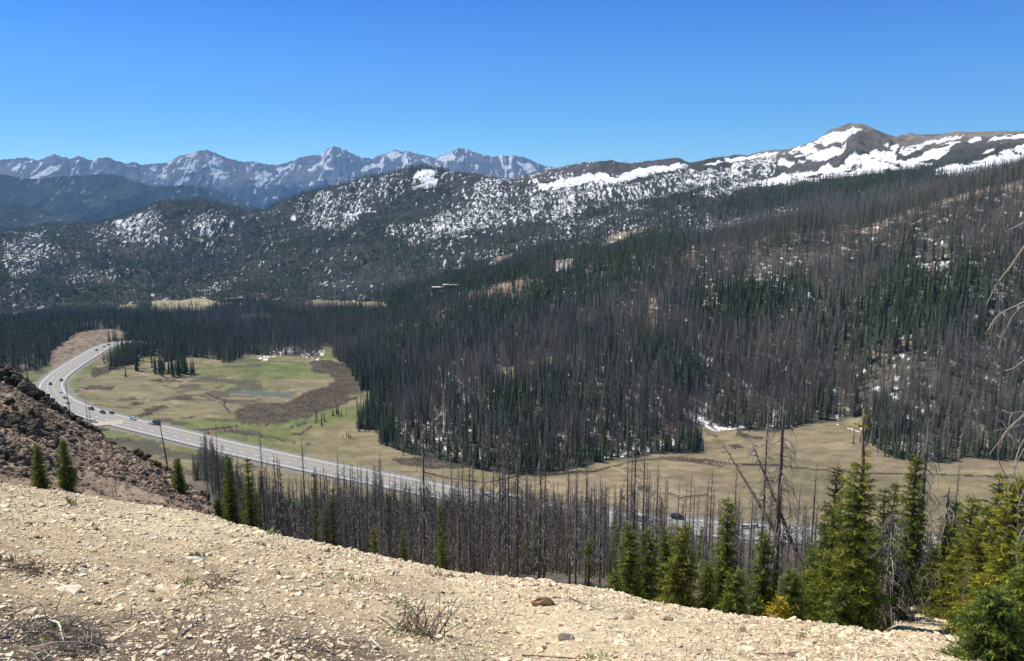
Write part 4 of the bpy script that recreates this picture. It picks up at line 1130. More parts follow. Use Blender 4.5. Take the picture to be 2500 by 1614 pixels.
# which stand largest in the photo: those become objects of their own
u_ = ALLT[:, 4]; infr = (u_ > 15) & (u_ < 2485)
size = ALLT[:, 7] / ALLT[:, 3]
size = np.where(infr, size, 0)
NEAR_DEAD, NEAR_LIVE = 262, 258
di = np.where(ALLT[:, 6] == 0)[0]; di = di[np.argsort(-size[di])][:NEAR_DEAD]
li = np.where(ALLT[:, 6] == 1)[0]; li = li[np.argsort(-size[li])][:NEAR_LIVE]
rest_mask = np.ones(len(ALLT), bool); rest_mask[di] = False; rest_mask[li] = False
RST = ALLT[rest_mask]
def tints(n, lo=.7, hi=1.3, cast=.08):
    return rng.uniform(lo, hi, (n, 1)) * (1 + rng.uniform(-cast, cast, (n, 3)))
def build_rest():
    pr = np.random.default_rng(3)
    sets = {('d', 0): [lod_dead(pr, 190, .10, .0026) for _ in range(8)], ('d', 1): [lod_dead(pr, 105, .085, .0058) for _ in range(8)], ('d', 2): [lod_dead(pr, 34, .085, .0065) for _ in range(6)], ('d', 3): [lod_dead(pr, 9, .08) for _ in range(6)],
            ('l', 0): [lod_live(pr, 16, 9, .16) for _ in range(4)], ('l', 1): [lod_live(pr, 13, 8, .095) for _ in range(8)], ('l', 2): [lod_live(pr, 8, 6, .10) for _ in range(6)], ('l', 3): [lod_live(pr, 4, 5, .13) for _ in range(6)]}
    for kind, nm, mat in (('d', 'dead_forest', m_fdead), ('l', 'spruce_forest', m_flive)):
        Vs, Fs, Cs, n0 = [], [], [], 0
        for lod, (a, b) in enumerate(((0, 350), (350, 780), (780, 1500), (1500, 1e9))):
            m = (RST[:, 6] == (kind == 'l')) & (RST[:, 3] >= a) & (RST[:, 3] < b)
            T = RST[m]
            if not len(T): continue
            pset = sets[(kind, lod)]
            n = len(T)
            w = rng.uniform(.75, 1.3, n) * (1.35 if lod == 3 else 1.0) * (1.0 if kind == 'l' else (1.0, 1.0, 1.2, 1.5)[lod])
            tn = tints(n, .42, 1.95)
            if kind == 'd':
                br = fbm(T[:, 0] * .008, T[:, 1] * .008, 2, 431)[:, None]
                tn = tn * (np.array([1.07, .98, .86]) * (0.75 + .5 * br))
                lean = rng.normal(0, .03, (n, 2)); k9 = rng.random(n) < .04; lean[k9] = rng.normal(0, .16, (int(k9.sum()), 2))
            else:
                lean = rng.normal(0, .008, (n, 2))
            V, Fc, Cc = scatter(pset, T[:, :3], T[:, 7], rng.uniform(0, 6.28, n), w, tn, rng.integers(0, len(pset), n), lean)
            Vs.append(V); Fs.append(Fc + n0); Cs.append(Cc); n0 += len(V)
        V, Fc, Cc = np.concatenate(Vs), np.concatenate(Fs), np.concatenate(Cs)
        print(nm, len(Fc))
        o = mesh_np(nm, V, Fc, mat, Cc)
        tag(o, 'grey beetle-killed spruce forest covering the hillsides' if kind == 'd' else 'dark green spruce forest covering the hillsides', 'forest', kind='stuff')
build_rest()

# ================================================================== NEAR TREES, each an object of its own
def link_copy(src_me, name, parent, lab=None):
    o = bpy.data.objects.new(name, src_me); C.objects.link(o); o.parent = parent
    return o
def proto_mesh(g, name, mat, smooth=False):
    V, Fc, Cc = g.get()
    o = mesh_np(name, V, Fc, mat, Cc, smooth, link=False)
    me = o.data; bpy.data.objects.remove(o); return me
pr = np.random.default_rng(11)
DEADP = []      # (height, trunk mesh, branch mesh)
for i in range(9):
    H = [9, 11, 12, 10, 13, 8, 11, 12, 10][i]
    t, b = dead_tree(pr, H, .055 + .0035 * H, [150, 210, 180, 100, 220, 140, 200, 120, 170][i], [1.0, .9, 1.1, .8, 1.0, 1.0, .85, .9, 1.1][i], bw=.012, low=[.1, .05, .2, .35, .08, .1, .15, .3, .05][i])
    DEADP.append((H, proto_mesh(t, 'trunk', m_bark, True), proto_mesh(b, 'branches', m_twig)))
LIVEP = []
for i in range(6):
    H = [5, 6, 7, 5.5, 6.5, 4.5][i]
    t, c = spruce(pr, H, [.85, .8, .9, 1.0, .75, .9][i], .07, [24, 28, 30, 24, 28, 22][i], 8, 6, .20, 6, .10, .016, tint=[(1, 1, 1), (.9, 1, 1), (1.1, 1.05, .9), (.85, .95, 1.05), (1.15, 1.1, .8), (1, 1.05, .95)][i])
    LIVEP.append((H, proto_mesh(t, 'trunk', m_bark, True), proto_mesh(c, 'crown', m_needle)))
m_mid = [(lod_dead(pr, 110, .085, .0036)) for _ in range(5)]
m_midl = [(lod_live(pr, 15, 9, .10)) for _ in range(6)]
def arr_mesh(a, name, mat): 
    V, Fc, Cc = a
    k = 9                                  # the first nine vertices are the trunk
    t = mesh_np(name, V[:k], Fc[:3], mat, Cc[:k], link=False); c = mesh_np(name, V[k:], Fc[3:] - k, mat, Cc[k:], link=False)
    r = (t.data, c.data); bpy.data.objects.remove(t); bpy.data.objects.remove(c); return r
MIDD = [arr_mesh(a, 'dead_branches', m_fdead) for a in m_mid]
MIDL = [arr_mesh(a, 'crown', m_flive) for a in m_midl]
def put_tree(live, pos, H, label, group, lean=None, Wk=1.0, pid=None, name=None, near=True, warp=0.0):
    e = empty(name or ('spruce_tree' if live else 'dead_tree'), tuple(pos), random.uniform(0, 6.28))
    if lean is not None:
        d = Vector(lean).normalized(); e.rotation_euler = d.to_track_quat('Z', 'Y').to_euler()
    if near:
        P = LIVEP if live else DEADP
        h, tm, bm_ = P[pid if pid is not None else random.randrange(len(P))]
        s = H / h
        e.scale = (s * Wk, s * Wk, s)
    else:
        P = MIDL if live else MIDD
        tm, bm_ = P[random.randrange(len(P))]
        e.scale = (H * Wk, H * Wk, H)
    link_copy(tm, 'trunk', e); link_copy(bm_, 'crown' if live else 'branches', e)
    tag(e, label, 'spruce' if live else 'dead tree', group)
    return e
ONES = 'first second third fourth fifth sixth seventh eighth ninth tenth eleventh twelfth thirteenth fourteenth fifteenth sixteenth seventeenth eighteenth nineteenth'.split()
TENS = ['', '', 'twenty', 'thirty', 'forty', 'fifty', 'sixty', 'seventy', 'eighty', 'ninety']
def ordinal(n):
    if n < 20: return ONES[n - 1]
    if n >= 100: return 'hundred-and-' + ordinal(n - 100) if n > 100 else 'hundredth'
    return TENS[n // 10] + '-' + ONES[n % 10 - 1] if n % 10 else TENS[n // 10][:-1] + 'ieth'
def lab_stand(T, live):
    """size word + kind, and where it stands"""
    R, u, H = T[3], T[4], T[7]
    if R < 345:
        zone = next(z for lim, z in ((520, 'where scree meets stand'), (700, 'behind two dense left spruces'), (880, 'below the left meadow'), (1020, 'left of the arching snag'), (1200, 'between arching snag and bus'),
            (1400, 'before the white bus'), (1560, 'before the white motorhome'), (1720, 'before the camper truck'), (1960, 'around the tallest snag'), (2200, 'behind the largest spruce'), (9999, 'behind the right edge spruces')) if u < lim)
        row_ = 'front row' if R < 45 else 'second row' if R < 75 else 'middle rows' if R < 130 else 'far rows'
        if live: return '%s green spruces, %s, %s' % ('tiny' if H < 4.5 else 'small' if H < 6.5 else 'taller', row_, zone), 'green spruces scattered through the burnt stand'
        return '%s bare snags, %s, %s' % ('short' if H < 8.5 else 'tall' if H > 11 else 'middling', row_, zone), 'bare dead spruces of the burnt stand below the knoll'
    sz = 'tall' if H > 15 else 'short' if H < 8 else 'middling'
    k_ = 'dark spruces' if live else 'grey dead spruces'
    if u < 360: return '%s %s by the highway bend' % (sz, k_), 'spruces around the highway bend'
    if u < 850: return '%s %s at the left meadow' % (sz, k_), 'spruces along the meadow edge'
    z2 = next(z for lim, z in ((950, 'beside the brown willow thicket'), (1100, 'above the stream bend'), (1200, 'over the hillside foot snow'), (1300, 'over the stream snow patches'), (1400, 'behind the white bus'), (1500, 'over the tan meadow'), (1600, 'over the meadow track'),
                               (1720, 'beside the green meadow bay'), (1850, 'behind the leaning trunks'), (2060, 'above the pale meadow bay'), (2300, 'on the right wooded tongue'), (9999, 'near the right edge')) if u < lim)
    return '%s %s %s' % (sz, k_, z2), 'spruces along the foot of the hillside'
groups_ = {}
for live_, ids in ((False, di), (True, li)):
    for idx in ids:
        lb, gp = lab_stand(ALLT[idx], live_); groups_.setdefault((lb, gp, live_), []).append(idx)
for (lb, gp, live_), ids in groups_.items():
    ids = sorted(ids, key=lambda q: ALLT[q][4])
    for n_, idx in enumerate(ids):
        T = ALLT[idx]
        pre = 'the only one of the ' if len(ids) == 1 else 'leftmost of the ' if n_ == 0 else 'rightmost of the ' if n_ == len(ids) - 1 else ordinal(n_ + 1) + ' from left of the '
        put_tree(live_, T[:3], T[7], pre + lb, gp, near=T[3] < 345, Wk=random.uniform(.8, 1.25))

def base_at(u, R):
    az = az_of(u) if R > 30 else float(azt(u, 1400)[0])
    x, y = R * math.sin(az), R * math.cos(az)
    z = float(hfield([x], [y])[0]); return np.array([x, y, z])
def base_top(u, vtop, R):
    """ground point under a pixel column at distance R, and height up to the pixel row vtop"""
    az, t = azt(u, vtop)
    x, y = R * math.sin(az), R * math.cos(az)
    z = float(hfield([x], [y])[0])
    return np.array([x, y, z - .08]), R * float(t) - z
# --- tall dead trees that stand out one by one: u, top v, R, label
DT = [(277,1123,37,'lone straight reddish pole snag rising from the scree behind the gravel edge',3,.5),
      (1918,962,17.5,'tallest reddish dead spruce with drooping curled branches, right of centre',4,.9),
      (1874,1000,19.5,'dead spruce close on the left of the tallest reddish snag',1,.8),
      (2270,1045,21,'tall dead spruce with long curved branches behind the right hand spruces',4,1.1),
      (2182,1235,17,'slender grey snag with hooked twigs between two green spruces',6,.7),
      (1608,1122,31,'thin dead spruce standing alone over the road right of centre',0,.8),
      (1318,1045,36,'dead spruce with a drooping tip in front of the near meadow',2,.9),
      (1220,985,41,'left one of two tall dead trunks in front of the white bus',0,.7),
      (1232,1000,44,'right one of two tall dead trunks in front of the white bus',1,.9),
      (1030,1010,40,'tall reddish snag with arching pale branches at the middle of the gravel edge',4,1.25),
      (1410,1112,38,'leaning dead spruce at the centre right of the burnt stand',7,.7),
      (1435,1105,46,'dead spruce rising above the stand left of the second motorhome',2,.7),
      (1468,1185,34,'thin dead spruce beside the first green spruces of the right group',5,.7),
      (840,1120,50,'grey branching dead spruce near the left third of the gravel edge',6,1.1),
      (735,1065,52,'dead spruce with feathery grey top over the road, left of centre',1,1.0),
      (635,1048,60,'tall dark trunk rising above the stand where the highway enters it',4,.8),
      (668,1105,48,'dense grey dead spruce next to the tall dark trunk',6,1.1),
      (712,1165,42,'stubby grey dead spruce with many drooping branches',2,1.2),
      (525,1018,72,'tall black snag in front of the highway near the road sign',3,.6),
      (497,1045,74,'shorter black snag left of the tall one by the road sign',7,.6),
      (208,965,96,'left of a pair of grey dead trees beside the pull-off',3,.7),
      (216,980,95,'right of a pair of grey dead trees beside the pull-off',0,.7),
      (1740,1140,33,'tilted slim snag in front of the bright road on the right',5,.6),
      (1800,1130,30,'thin straight snag left of the leaning dead trunks',3,.7),
      (2320,1180,19,'dead spruce with pale hanging branches between the right hand spruces',6,1.0),
      (2365,1350,13.2,'short broken dark trunk by the bright sandy bank at right',3,.8),
      (1514,1280,17.3,'weathered pale snag at the left of the first near green spruce',5,.8),
      (2345,1115,60,'bushy grey dead spruce in front of the tan valley floor at right',1,1.0),
      (1688,1150,40,'dead spruce over the dark camper truck',2,.6)]
for u, vt, R, lb, pid, wk in DT:
    b, h = base_top(u, vt, R)
    if 'curl' in lb or 'curved' in lb or 'arching' in lb or 'hooked' in lb or 'pale hanging' in lb:
        h += .2; r = np.random.default_rng(int(u)); t, g_ = dead_tree(r, h, .068 + .006 * h if R < 25 else .10, 150 if R < 25 else 190, 1.25 if R < 25 else 1.6, segs=8, bw=.0085 if R < 25 else .012, low=.12, droop=1.15)
        e = empty('dead_tree', tuple(b - [0, 0, .2])); t.build('trunk', m_bark, e, True); g_.build('branches', m_twig, e); tag(e, lb, 'dead tree'); continue
    put_tree(False, b - [0, 0, .2], h + .2, lb, None, pid=pid, Wk=wk * min(DEADP[pid][0] / h, 1.5))
def leaning(p0, p1, label, rad, nb=26, bl=.6, seed=5):
    r = np.random.default_rng(seed)
    d = p1 - p0; H = float(np.linalg.norm(d))
    t, b = dead_tree(r, H, rad, nb, bl, low=.25, bare_top=.02, droop=.3)
    e = empty('leaning_dead_tree', tuple(p0)); e.rotation_euler = Vector(d).to_track_quat('Z', 'Y').to_euler()
    t.build('trunk', m_bark, e, True); b.build('branches', m_twig, e)
    tag(e, label, 'dead tree')
leaning(pt(1978, 1440, 17), pt(1828, 1062, 18.6), 'dark dead trunk leaning left across the tallest snag', .06, 34, .9, 5)
leaning(pt(1880, 1275, 18.5), pt(1760, 1074, 19.6), 'bare thin trunk leaning far left over the tan meadow', .045, 22, .4, 6)
leaning(base_at(410, 76) - [0, 0, .3], pt(388, 1020, 76), 'black snag leaning left in front of the highway', .15, 16, .8, 7)
leaning(base_at(174, 99) - [0, 0, .3], pt(157, 935, 99), 'black snag leaning left at the highway bend above the outcrop', .16, 24, .9, 8)
leaning(base_at(563, 46) - [0, 0, .2], pt(576, 1190, 47), 'thin pale broken stick leaning right beside the left hand spruces', .035, 5, .3, 9)

# --- near living spruces: u, top v, R, half width as share of height, whorls, label, tint, seed
ST = [(2100,1118,15.6,.27,30,'largest near green spruce, broad, right of the tallest snag',(1.15,1.12,.9)),
      (2045,1128,20,.17,30,'dark narrow spruce left behind the largest one',(.7,.8,.9)),
      (2242,1098,20.5,.15,34,'tall dense olive spruce right of the largest one',(1.1,1.05,.8)),
      (2165,1185,22,.12,26,'slim spruce behind, between the two tallest green ones',(.9,.95,.9)),
      (2188,1172,24,.11,26,'second slim spruce behind, with a thin pointed tip',(.8,.9,.9)),
      (2492,1150,12.5,.20,30,'big yellow-green spruce cut by the right edge',(1.5,1.3,.75)),
      (2378,1205,18.5,.21,28,'bright olive spruce left of the right edge one',(1.2,1.15,.8)),
      (2336,1215,23,.16,26,'darker spruce behind the bright olive one',(.8,.9,.8)),
      (2440,1150,22,.15,26,'tall spruce tip showing behind the right edge spruces',(1,1,.8)),
      (1780,1212,17.2,.13,32,'narrow pointed spruce in front of the road, right group',(1.05,1.1,.9)),
      (1668,1278,15.8,.22,28,'broad olive spruce standing alone at the edge of the gravel',(1.15,1.1,.85)),
      (1540,1272,17,.16,28,'first spruce from the left in the right hand group',(1,1.05,.9)),
      (1584,1285,17.6,.18,26,'second spruce from the left in the right hand group',(.9,1,.9)),
      (1628,1284,19,.16,26,'spruce half hidden behind the broad olive one',(1.05,1.05,.85)),
      (1800,1385,15.2,.24,22,'low wide spruce in front of the narrow pointed one',(.95,1.05,.9)),
      (1728,1370,16.2,.17,20,'small slender spruce left of the narrow pointed one',(1,1.05,.9)),
      (1868,1290,16.6,.16,26,'dark spruce at the left foot of the tallest snag',(.9,1,.9)),
      (1935,1390,15.2,.22,22,'bushy spruce at the right foot of the tallest snag',(.95,1.05,.95)),
      (1995,1330,17,.17,24,'shaded spruce between the tallest snag and the largest spruce',(.8,.95,.9)),
      (1905,1458,14.3,.32,14,'yellowish stunted spruce at the base of the tallest snag',(2.4,1.7,.9)),
      (2195,1330,17.5,.17,24,'mid sized dark spruce under the tall olive one',(.8,.92,.9)),
      (2290,1330,22,.17,24,'shadowed spruce beyond the sandy bank',(.75,.9,.9)),
      (2060,1420,14.8,.30,18,'low dark skirted spruce at the foot of the largest one',(.75,.9,.95)),
      (1440,1310,18.5,.12,24,'sparse dark spruce among dead trunks at centre right',(.75,.85,.8)),
      (1500,1390,15.8,.2,16,'small spruce at the left foot of the right hand group',(.95,1,.9)),
      (2440,1432,9.2,.52,18,'low spreading dark green spruce in the bottom right corner',(.85,1.0,1.0)),
      (2530,1300,10.5,.26,26,'dense spruce at the right border above the low spreading one',(1.1,1.15,.85)),
      (2318,1255,19,.2,22,'yellow-green spruce beside the pale trunk over the sandy bank',(1.3,1.2,.8)),
      (2412,1225,16,.2,26,'full bright spruce between the olive one and the right edge',(1.35,1.2,.8)),
      (2130,1290,18,.18,24,'bright spruce close on the right of the largest one',(1.1,1.1,.8)),
      (90,1085,40,.17,26,'left of a pair of spruces below the dark outcrop',(1.0,.95,.7)),
      (153,1072,42.5,.2,28,'right of a pair of spruces below the dark outcrop',(.8,.95,.85)),
      (432,1118,58,.2,26,'spruce right of the small black cliff on the scree',(.8,.95,.8)),
      (400,1228,31,.2,16,'tiny spruce just behind the gravel edge at left',(.8,.9,.8)),
      (556,1112,56,.15,30,'tall dense spruce at the left end of the burnt stand',(.9,1,.7)),
      (605,1115,52,.12,30,'second tall spruce at the left end of the burnt stand',(.9,1,.7)),
      (530,1215,54,.14,18,'small spruce left of the two at the end of the stand',(.9,1,.7)),
      (810,1188,48,.11,26,'very dark narrow spruce inside the burnt stand',(.5,.65,.7)),
      (795,1235,46,.13,22,'black-green spruce touching the very dark narrow one',(.45,.6,.65)),
      (1075,1225,66,.12,22,'dull spruce in the middle of the burnt stand',(.9,.95,.7)),
      (912,1285,36,.13,20,'yellowish thin spruce left of the middle of the gravel edge',(1.2,1.1,.7)),
      (1078,1290,36,.12,20,'small olive spruce just right of the arching snag',(1.1,1.1,.75)),
      (985,1290,38,.13,20,'dark small spruce left of the arching snag',(.7,.8,.7)),
      (2113,1000,19,.10,18,'sparse yellowing spruce top rising over the largest spruce',(2.0,1.5,.6)),
      (765,1150,70,.1,20,'grey-green spruce by the bright road gap at left centre',(.7,.8,.7))]
for i, (u, vt, R, wk, nwh, lb, tint_) in enumerate(ST):
    b, h = base_top(u, vt, R)
    if h < .4: h = 1.0
    r = np.random.default_rng(500 + i)
    W = wk * h
    px = F * h / R
    sl = max(.10, 2.6 * R / F * 2.44)                 # shoot length: a few picture pixels
    sl = min(sl, .22)
    sparse = 'sparse' in lb
    nbv = 10 if W > .8 else 8
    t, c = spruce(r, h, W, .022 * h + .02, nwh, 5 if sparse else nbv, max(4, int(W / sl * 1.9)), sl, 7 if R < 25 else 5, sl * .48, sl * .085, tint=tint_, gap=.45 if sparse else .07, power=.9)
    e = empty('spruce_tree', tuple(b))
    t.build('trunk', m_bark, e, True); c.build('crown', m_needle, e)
    tag(e, lb, 'spruce')

# --- the dead tree just outside the right edge, its pale branches reaching into the picture
def edge_snag():
    base = base_at(2600, 9.0) - np.array([0, 0, .2])
    top = pt(2620, 330, 9.2)
    tr = Geo(); n = 8; t = np.linspace(0, 1, n)[:, None]
    P = base * (1 - t) + top * t
    tr.add(*tube(P, np.linspace(.11, .03, n), 8), (.14, .11, .09))
    e = empty('dead_tree', tuple(base)); 
    for g in (tr,): g.V = [v - base for v in g.V]
    tr.build('trunk', m_bark, e, True)
    BR = [([(2600,500),(2540,520),(2500,545),(2453,566)],.013), ([(2600,520),(2530,560),(2497,605),(2470,650),(2440,683),(2425,710),(2408,745)],.014), ([(2600,600),(2540,610),(2500,600)],.010),
          ([(2600,700),(2540,720),(2500,738),(2440,765),(2425,775),(2412,808)],.012), ([(2520,728),(2480,755),(2460,790),(2442,840),(2436,850)],.009), ([(2600,830),(2530,860),(2498,880),(2475,902),(2452,905)],.011),
          ([(2600,880),(2530,900),(2500,925),(2493,945),(2500,960)],.012), ([(2600,960),(2530,990),(2490,1020),(2450,1060),(2430,1090),(2438,1130),(2460,1170)],.014), ([(2560,980),(2510,1010),(2470,1035),(2442,1075),(2415,1110)],.010),
          ([(2600,1040),(2540,1060),(2500,1090),(2470,1150),(2460,1200)],.011), ([(2600,1150),(2540,1160),(2490,1200),(2480,1260),(2495,1330)],.012), ([(2600,1230),(2530,1250),(2485,1300),(2478,1350),(2492,1400)],.011),
          ([(2480,1030),(2460,1010),(2447,1000)],.005), ([(2460,1060),(2440,1050),(2425,1052)],.005), ([(2478,1260),(2462,1240),(2455,1215)],.005), ([(2600,1000),(2540,1030),(2500,1060),(2480,1110),(2470,1160),(2488,1210)],.008),
          ([(2600,1090),(2545,1110),(2510,1150),(2495,1210)],.009)]
    r = np.random.default_rng(77)
    g = Geo()
    for pts_, w in BR:
        Q = np.array([pt(u, v, 8.6 + .12 * i * (1 if len(pts_) % 2 else -1) + .05 * r.normal()) for i, (u, v) in enumerate(pts_)])
        Q[0] = base + (top - base) * np.clip((Q[0][2] - base[2]) / (top[2] - base[2]) + .02, 0, 1)
        Q = smoothline(resample(Q, .05), 3)
        g.add(*tube(Q - base, w * np.linspace(1.15, .35, len(Q)), 5), (.36, .30, .25))
        for k in range(int(len(Q) / 2.6)):
            j = r.integers(3, len(Q) - 1)
            d = r.normal(0, 1, 3) * [1, .6, 1] + [0, 0, -.7]; d /= np.linalg.norm(d); L = r.uniform(.05, .22)
            q = np.array([Q[j], Q[j] + d * L * .5, Q[j] + d * L * .8 + [0, 0, -L * .35]]) - base
            g.add(*tube(q, np.array([.004, .003, .0014]) * r.uniform(.6, 1.2), 3, cap=False), (.30, .26, .22))
    for k in range(60):                       # the far side of the tree, outside the frame
        h = r.uniform(.1, .95); a_ = r.uniform(-1.3, 1.3); L = (1.25 - .8 * h) * r.uniform(.5, 1.1)
        aa, bb = cubic_droop(L, 7, r.uniform(.5, 1.1), r.uniform(0, .4), 1.4)
        g.add(*tube((top - base) * h + np.stack([aa * math.cos(a_), aa * math.sin(a_), bb], 1), .009 * np.linspace(1.1, .3, 7), 4, cap=False), (.30, .26, .22))
    g.build('branches', m_twig, e)
    tag(e, 'bare dead spruce at the right edge with long pale curling branches', 'dead tree')
edge_snag()

# ================================================================== STONES, SCREE, OUTCROPS
m_stone = mat_attr('stone', rough=0.9, nscale=[14.0, 60.0], namt=0.18, bscale=30.0, bstr=0.5, bdist=0.02, spec=0.15)
m_rock = mat_attr('dark_rock', rough=0.95, nscale=[2.5, 9.0], namt=0.28, bscale=5.0, bstr=0.8, bdist=0.12, spec=0.12)
def stone_proto(r, n=6, flat=1.0):
    a = np.linspace(0, 6.283, n, endpoint=False) + r.normal(0, .25, n)
    r0 = r.uniform(.65, 1.15, n); r1 = r0 * r.uniform(.55, .95, n)
    tilt = r.normal(0, .25, 2)
    V = [(r0[i] * math.cos(a[i]), r0[i] * math.sin(a[i]), -.35) for i in range(n)] + \
        [(r1[i] * math.cos(a[i]), r1[i] * math.sin(a[i]), .65 + tilt[0] * math.cos(a[i]) + tilt[1] * math.sin(a[i]) + r.normal(0, .08)) for i in range(n)]
    F_ = []
    for i in range(n):
        j = (i + 1) % n; F_ += [(i, j, n + j), (i, n + j, n + i)]
    for i in range(1, n - 1): F_.append((n, n + i, n + i + 1))
    V = np.array(V); V[:, :2] *= [1, r.uniform(.55, .95)]
    return V, np.array(F_), np.ones((len(V), 3))
def boulder_proto(r, n=7):
    """angular block: three jittered rings"""
    V = []
    for z, s in ((-.6, .75), (-.1, 1.0), (.35, .88), (.72, .45)):
        a = np.linspace(0, 6.283, n, endpoint=False) + r.normal(0, .22, n)
        rr = s * r.uniform(.72, 1.18, n)
        for i in range(n): V.append((rr[i] * math.cos(a[i]), rr[i] * math.sin(a[i]), z + r.normal(0, .11)))
    F_ = []
    for k in range(3):
        for i in range(n):
            j = (i + 1) % n; b = k * n
            F_ += [(b + i, b + j, b + n + j), (b + i, b + n + j, b + n + i)]
    for i in range(1, n - 1): F_.append((3 * n, 3 * n + i, 3 * n + i + 1))
    V = np.array(V); V[:, :2] *= [1, r.uniform(.6, 1)]
    return V, np.array(F_), np.ones((len(V), 3))
rs = np.random.default_rng(21)
SPR = [stone_proto(rs, int(rs.integers(5, 8))) for _ in range(14)]
BPR = [boulder_proto(rs, int(rs.integers(5, 8))) for _ in range(12)]
def stone_cols(n):
    k = rs.random(n)
    base = np.where(k[:, None] < .62, [[.70, .58, .40]], np.where(k[:, None] < .80, [[.62, .47, .30]], np.where(k[:, None] < .90, [[.66, .57, .42]], [[.27, .19, .13]])))
    return base * rs.uniform(.72, 1.22, (n, 1))
def gravel():
    n = 290000
    az = rs.uniform(az_of(-120), az_of(2620), n); R = 3.6 * (26.0 / 3.6) ** (rs.random(n) ** .85)
    eR_ = np.interp(az, AZG, RT[:, 2]); lim = np.where(az > az_of(2130), 26, eR_ + .6)
    k = (R < lim); az, R = az[k], R[k]; n = len(az)
    x = R * np.sin(az); y = R * np.cos(az); z = hfield(x, y)
    u, v = pix(x, y, z)
    size = .0049 * np.exp(rs.normal(0, .72, n)) * (1 + R / 13.0)
    size = np.clip(size, .003, .075)
    edge = (np.abs(R - np.interp(az, AZG, RT[:, 2])) < 1.2) & (rs.random(n) < .25); size[edge] = np.clip(size[edge] * 1.7, .02, .10)
    keep = rs.random(n) < np.where((R < 8) & (u < 1500), .5, 1.0) * np.interp(fbm(x * .7, y * 1.4, 3, 205), [.38, .6], [.35, 1.0])
    x, y, z, size, R = x[keep], y[keep], z[keep], size[keep], R[keep]; n = len(x)
    thick = size * rs.uniform(.22, .6, n)
    lean = rs.normal(0, .35, (n, 2))
    V, Fc, Cc = scatter(SPR, np.stack([x, y, z + thick * .12], 1), thick, rs.uniform(0, 6.28, n), size / thick, stone_cols(n), rs.integers(0, len(SPR), n), lean)
    tag(mesh_np('gravel', V, Fc, m_stone, Cc), 'pale tan angular gravel strewn over the foreground slope', 'gravel', kind='stuff')
gravel()
def near_stones():
    r = np.random.default_rng(31)
    spec = [(1325,1478,.17,.11,(.30,.20,.12),'brown angular rock standing alone on the gravel, right of the middle'),(168,1443,.13,.03,(.66,.58,.44),'thin pale slab lying on the gravel at lower left'),
            (632,1328,.11,.07,(.60,.52,.38),'pale wedge shaped stone below the left part of the gravel edge'),(475,1365,.12,.03,(.72,.68,.60),'whitish flat stone on the gravel at left centre'),
            (1075,1366,.10,.04,(.62,.57,.44),'whitish flat slab at the lower left of the dead bush'),(1488,1510,.11,.04,(.6,.5,.36),'two-tone tan slab right of the brown rock'),
            (1620,1466,.22,.06,(.66,.60,.48),'long pale slab on the gravel edge at the feet of the spruces'),(1382,1562,.10,.07,(.66,.62,.54),'rounded pale stone in the lower right gravel'),
            (955,1395,.13,.04,(.62,.52,.36),'flat tan slab near the middle of the gravel edge'),(1120,1421,.18,.04,(.62,.54,.38),'broad flat tan slab just under the arching snag'),
            (350,1255,.14,.05,(.66,.60,.42),'thick cream slab on the gravel edge beside the tiny spruce'),(540,1290,.13,.05,(.62,.50,.34),'cream slab on the gravel edge left of the burnt stand'),
            (800,1325,.16,.05,(.62,.54,.38),'cream slab sticking up at the gravel edge, left centre'),(215,1331,.07,.03,(.6,.52,.38),'small flat cream stone at left'),
            (90,1350,.10,.03,(.66,.60,.46),'pale flat stone near the left border'),(880,1478,.06,.03,(.66,.62,.5),'small whitish stone left of the dead bush'),
            (890,1452,.07,.02,(.70,.66,.56),'small thin white stone above left of the dead bush'),(770,1430,.07,.03,(.6,.5,.34),'small cream stone left of centre'),
            (1535,1512,.09,.04,(.40,.28,.18),'reddish brown slab next to the two-tone slab'),(60,1500,.06,.03,(.6,.5,.36),'cream stone above the twig heap')]
    for u, v, s_, h_, c_, lb in spec:
        g = ground(u, v)
        V, Fc, _ = boulder_proto(r, 7)
        V = V * [s_, s_ * .8, h_]
        a = r.uniform(-.3, .3); ca, sa = math.cos(a), math.sin(a)
        V = np.stack([V[:, 0] * ca - V[:, 1] * sa, V[:, 0] * sa + V[:, 1] * ca, V[:, 2] - V[:, 0] * .1], 1)
        o = mesh_np('stone', V, Fc, m_stone, np.tile(np.array(c_), (len(V), 1)))
        o.location = g + [0, 0, h_ * .25]; tag(o, lb, 'stone')
    for i in range(46):
        u = r.uniform(10, 2080); e_v = np.interp(u, [p[0] for p in KE], [p[1] for p in KE])
        v = e_v + 4 + (abs(r.normal(0, 60)) if i % 2 else r.uniform(0, 12))
        if v > 1600: continue
        g = ground(u, v); s_ = r.uniform(.06, .13) * (math.hypot(g[0], g[1]) / 14)
        V, Fc, _ = SPR[i % len(SPR)]
        V = V * [s_, s_ * .8, s_ * r.uniform(.25, .5)]
        o = mesh_np('stone', V, Fc, m_stone, stone_cols(1).repeat(len(V), 0)); o.location = g; o.rotation_euler = (r.normal(0, .12), r.normal(0, .12), r.uniform(0, 6.28))
        z = next(z for lim, z in ((300, 'at the left border'), (600, 'left of the burnt stand'), (900, 'left of centre'), (1200, 'near the middle'), (1500, 'right of centre'), (1800, 'below the first green spruces'), (9999, 'below the tallest snag')) if u < lim)
        tag(o, ('flat cream slab on the gravel crest ' if v < e_v + 18 else 'cream stone out on the gravel ') + z, 'stone', 'larger flat stones on the gravel')
near_stones()
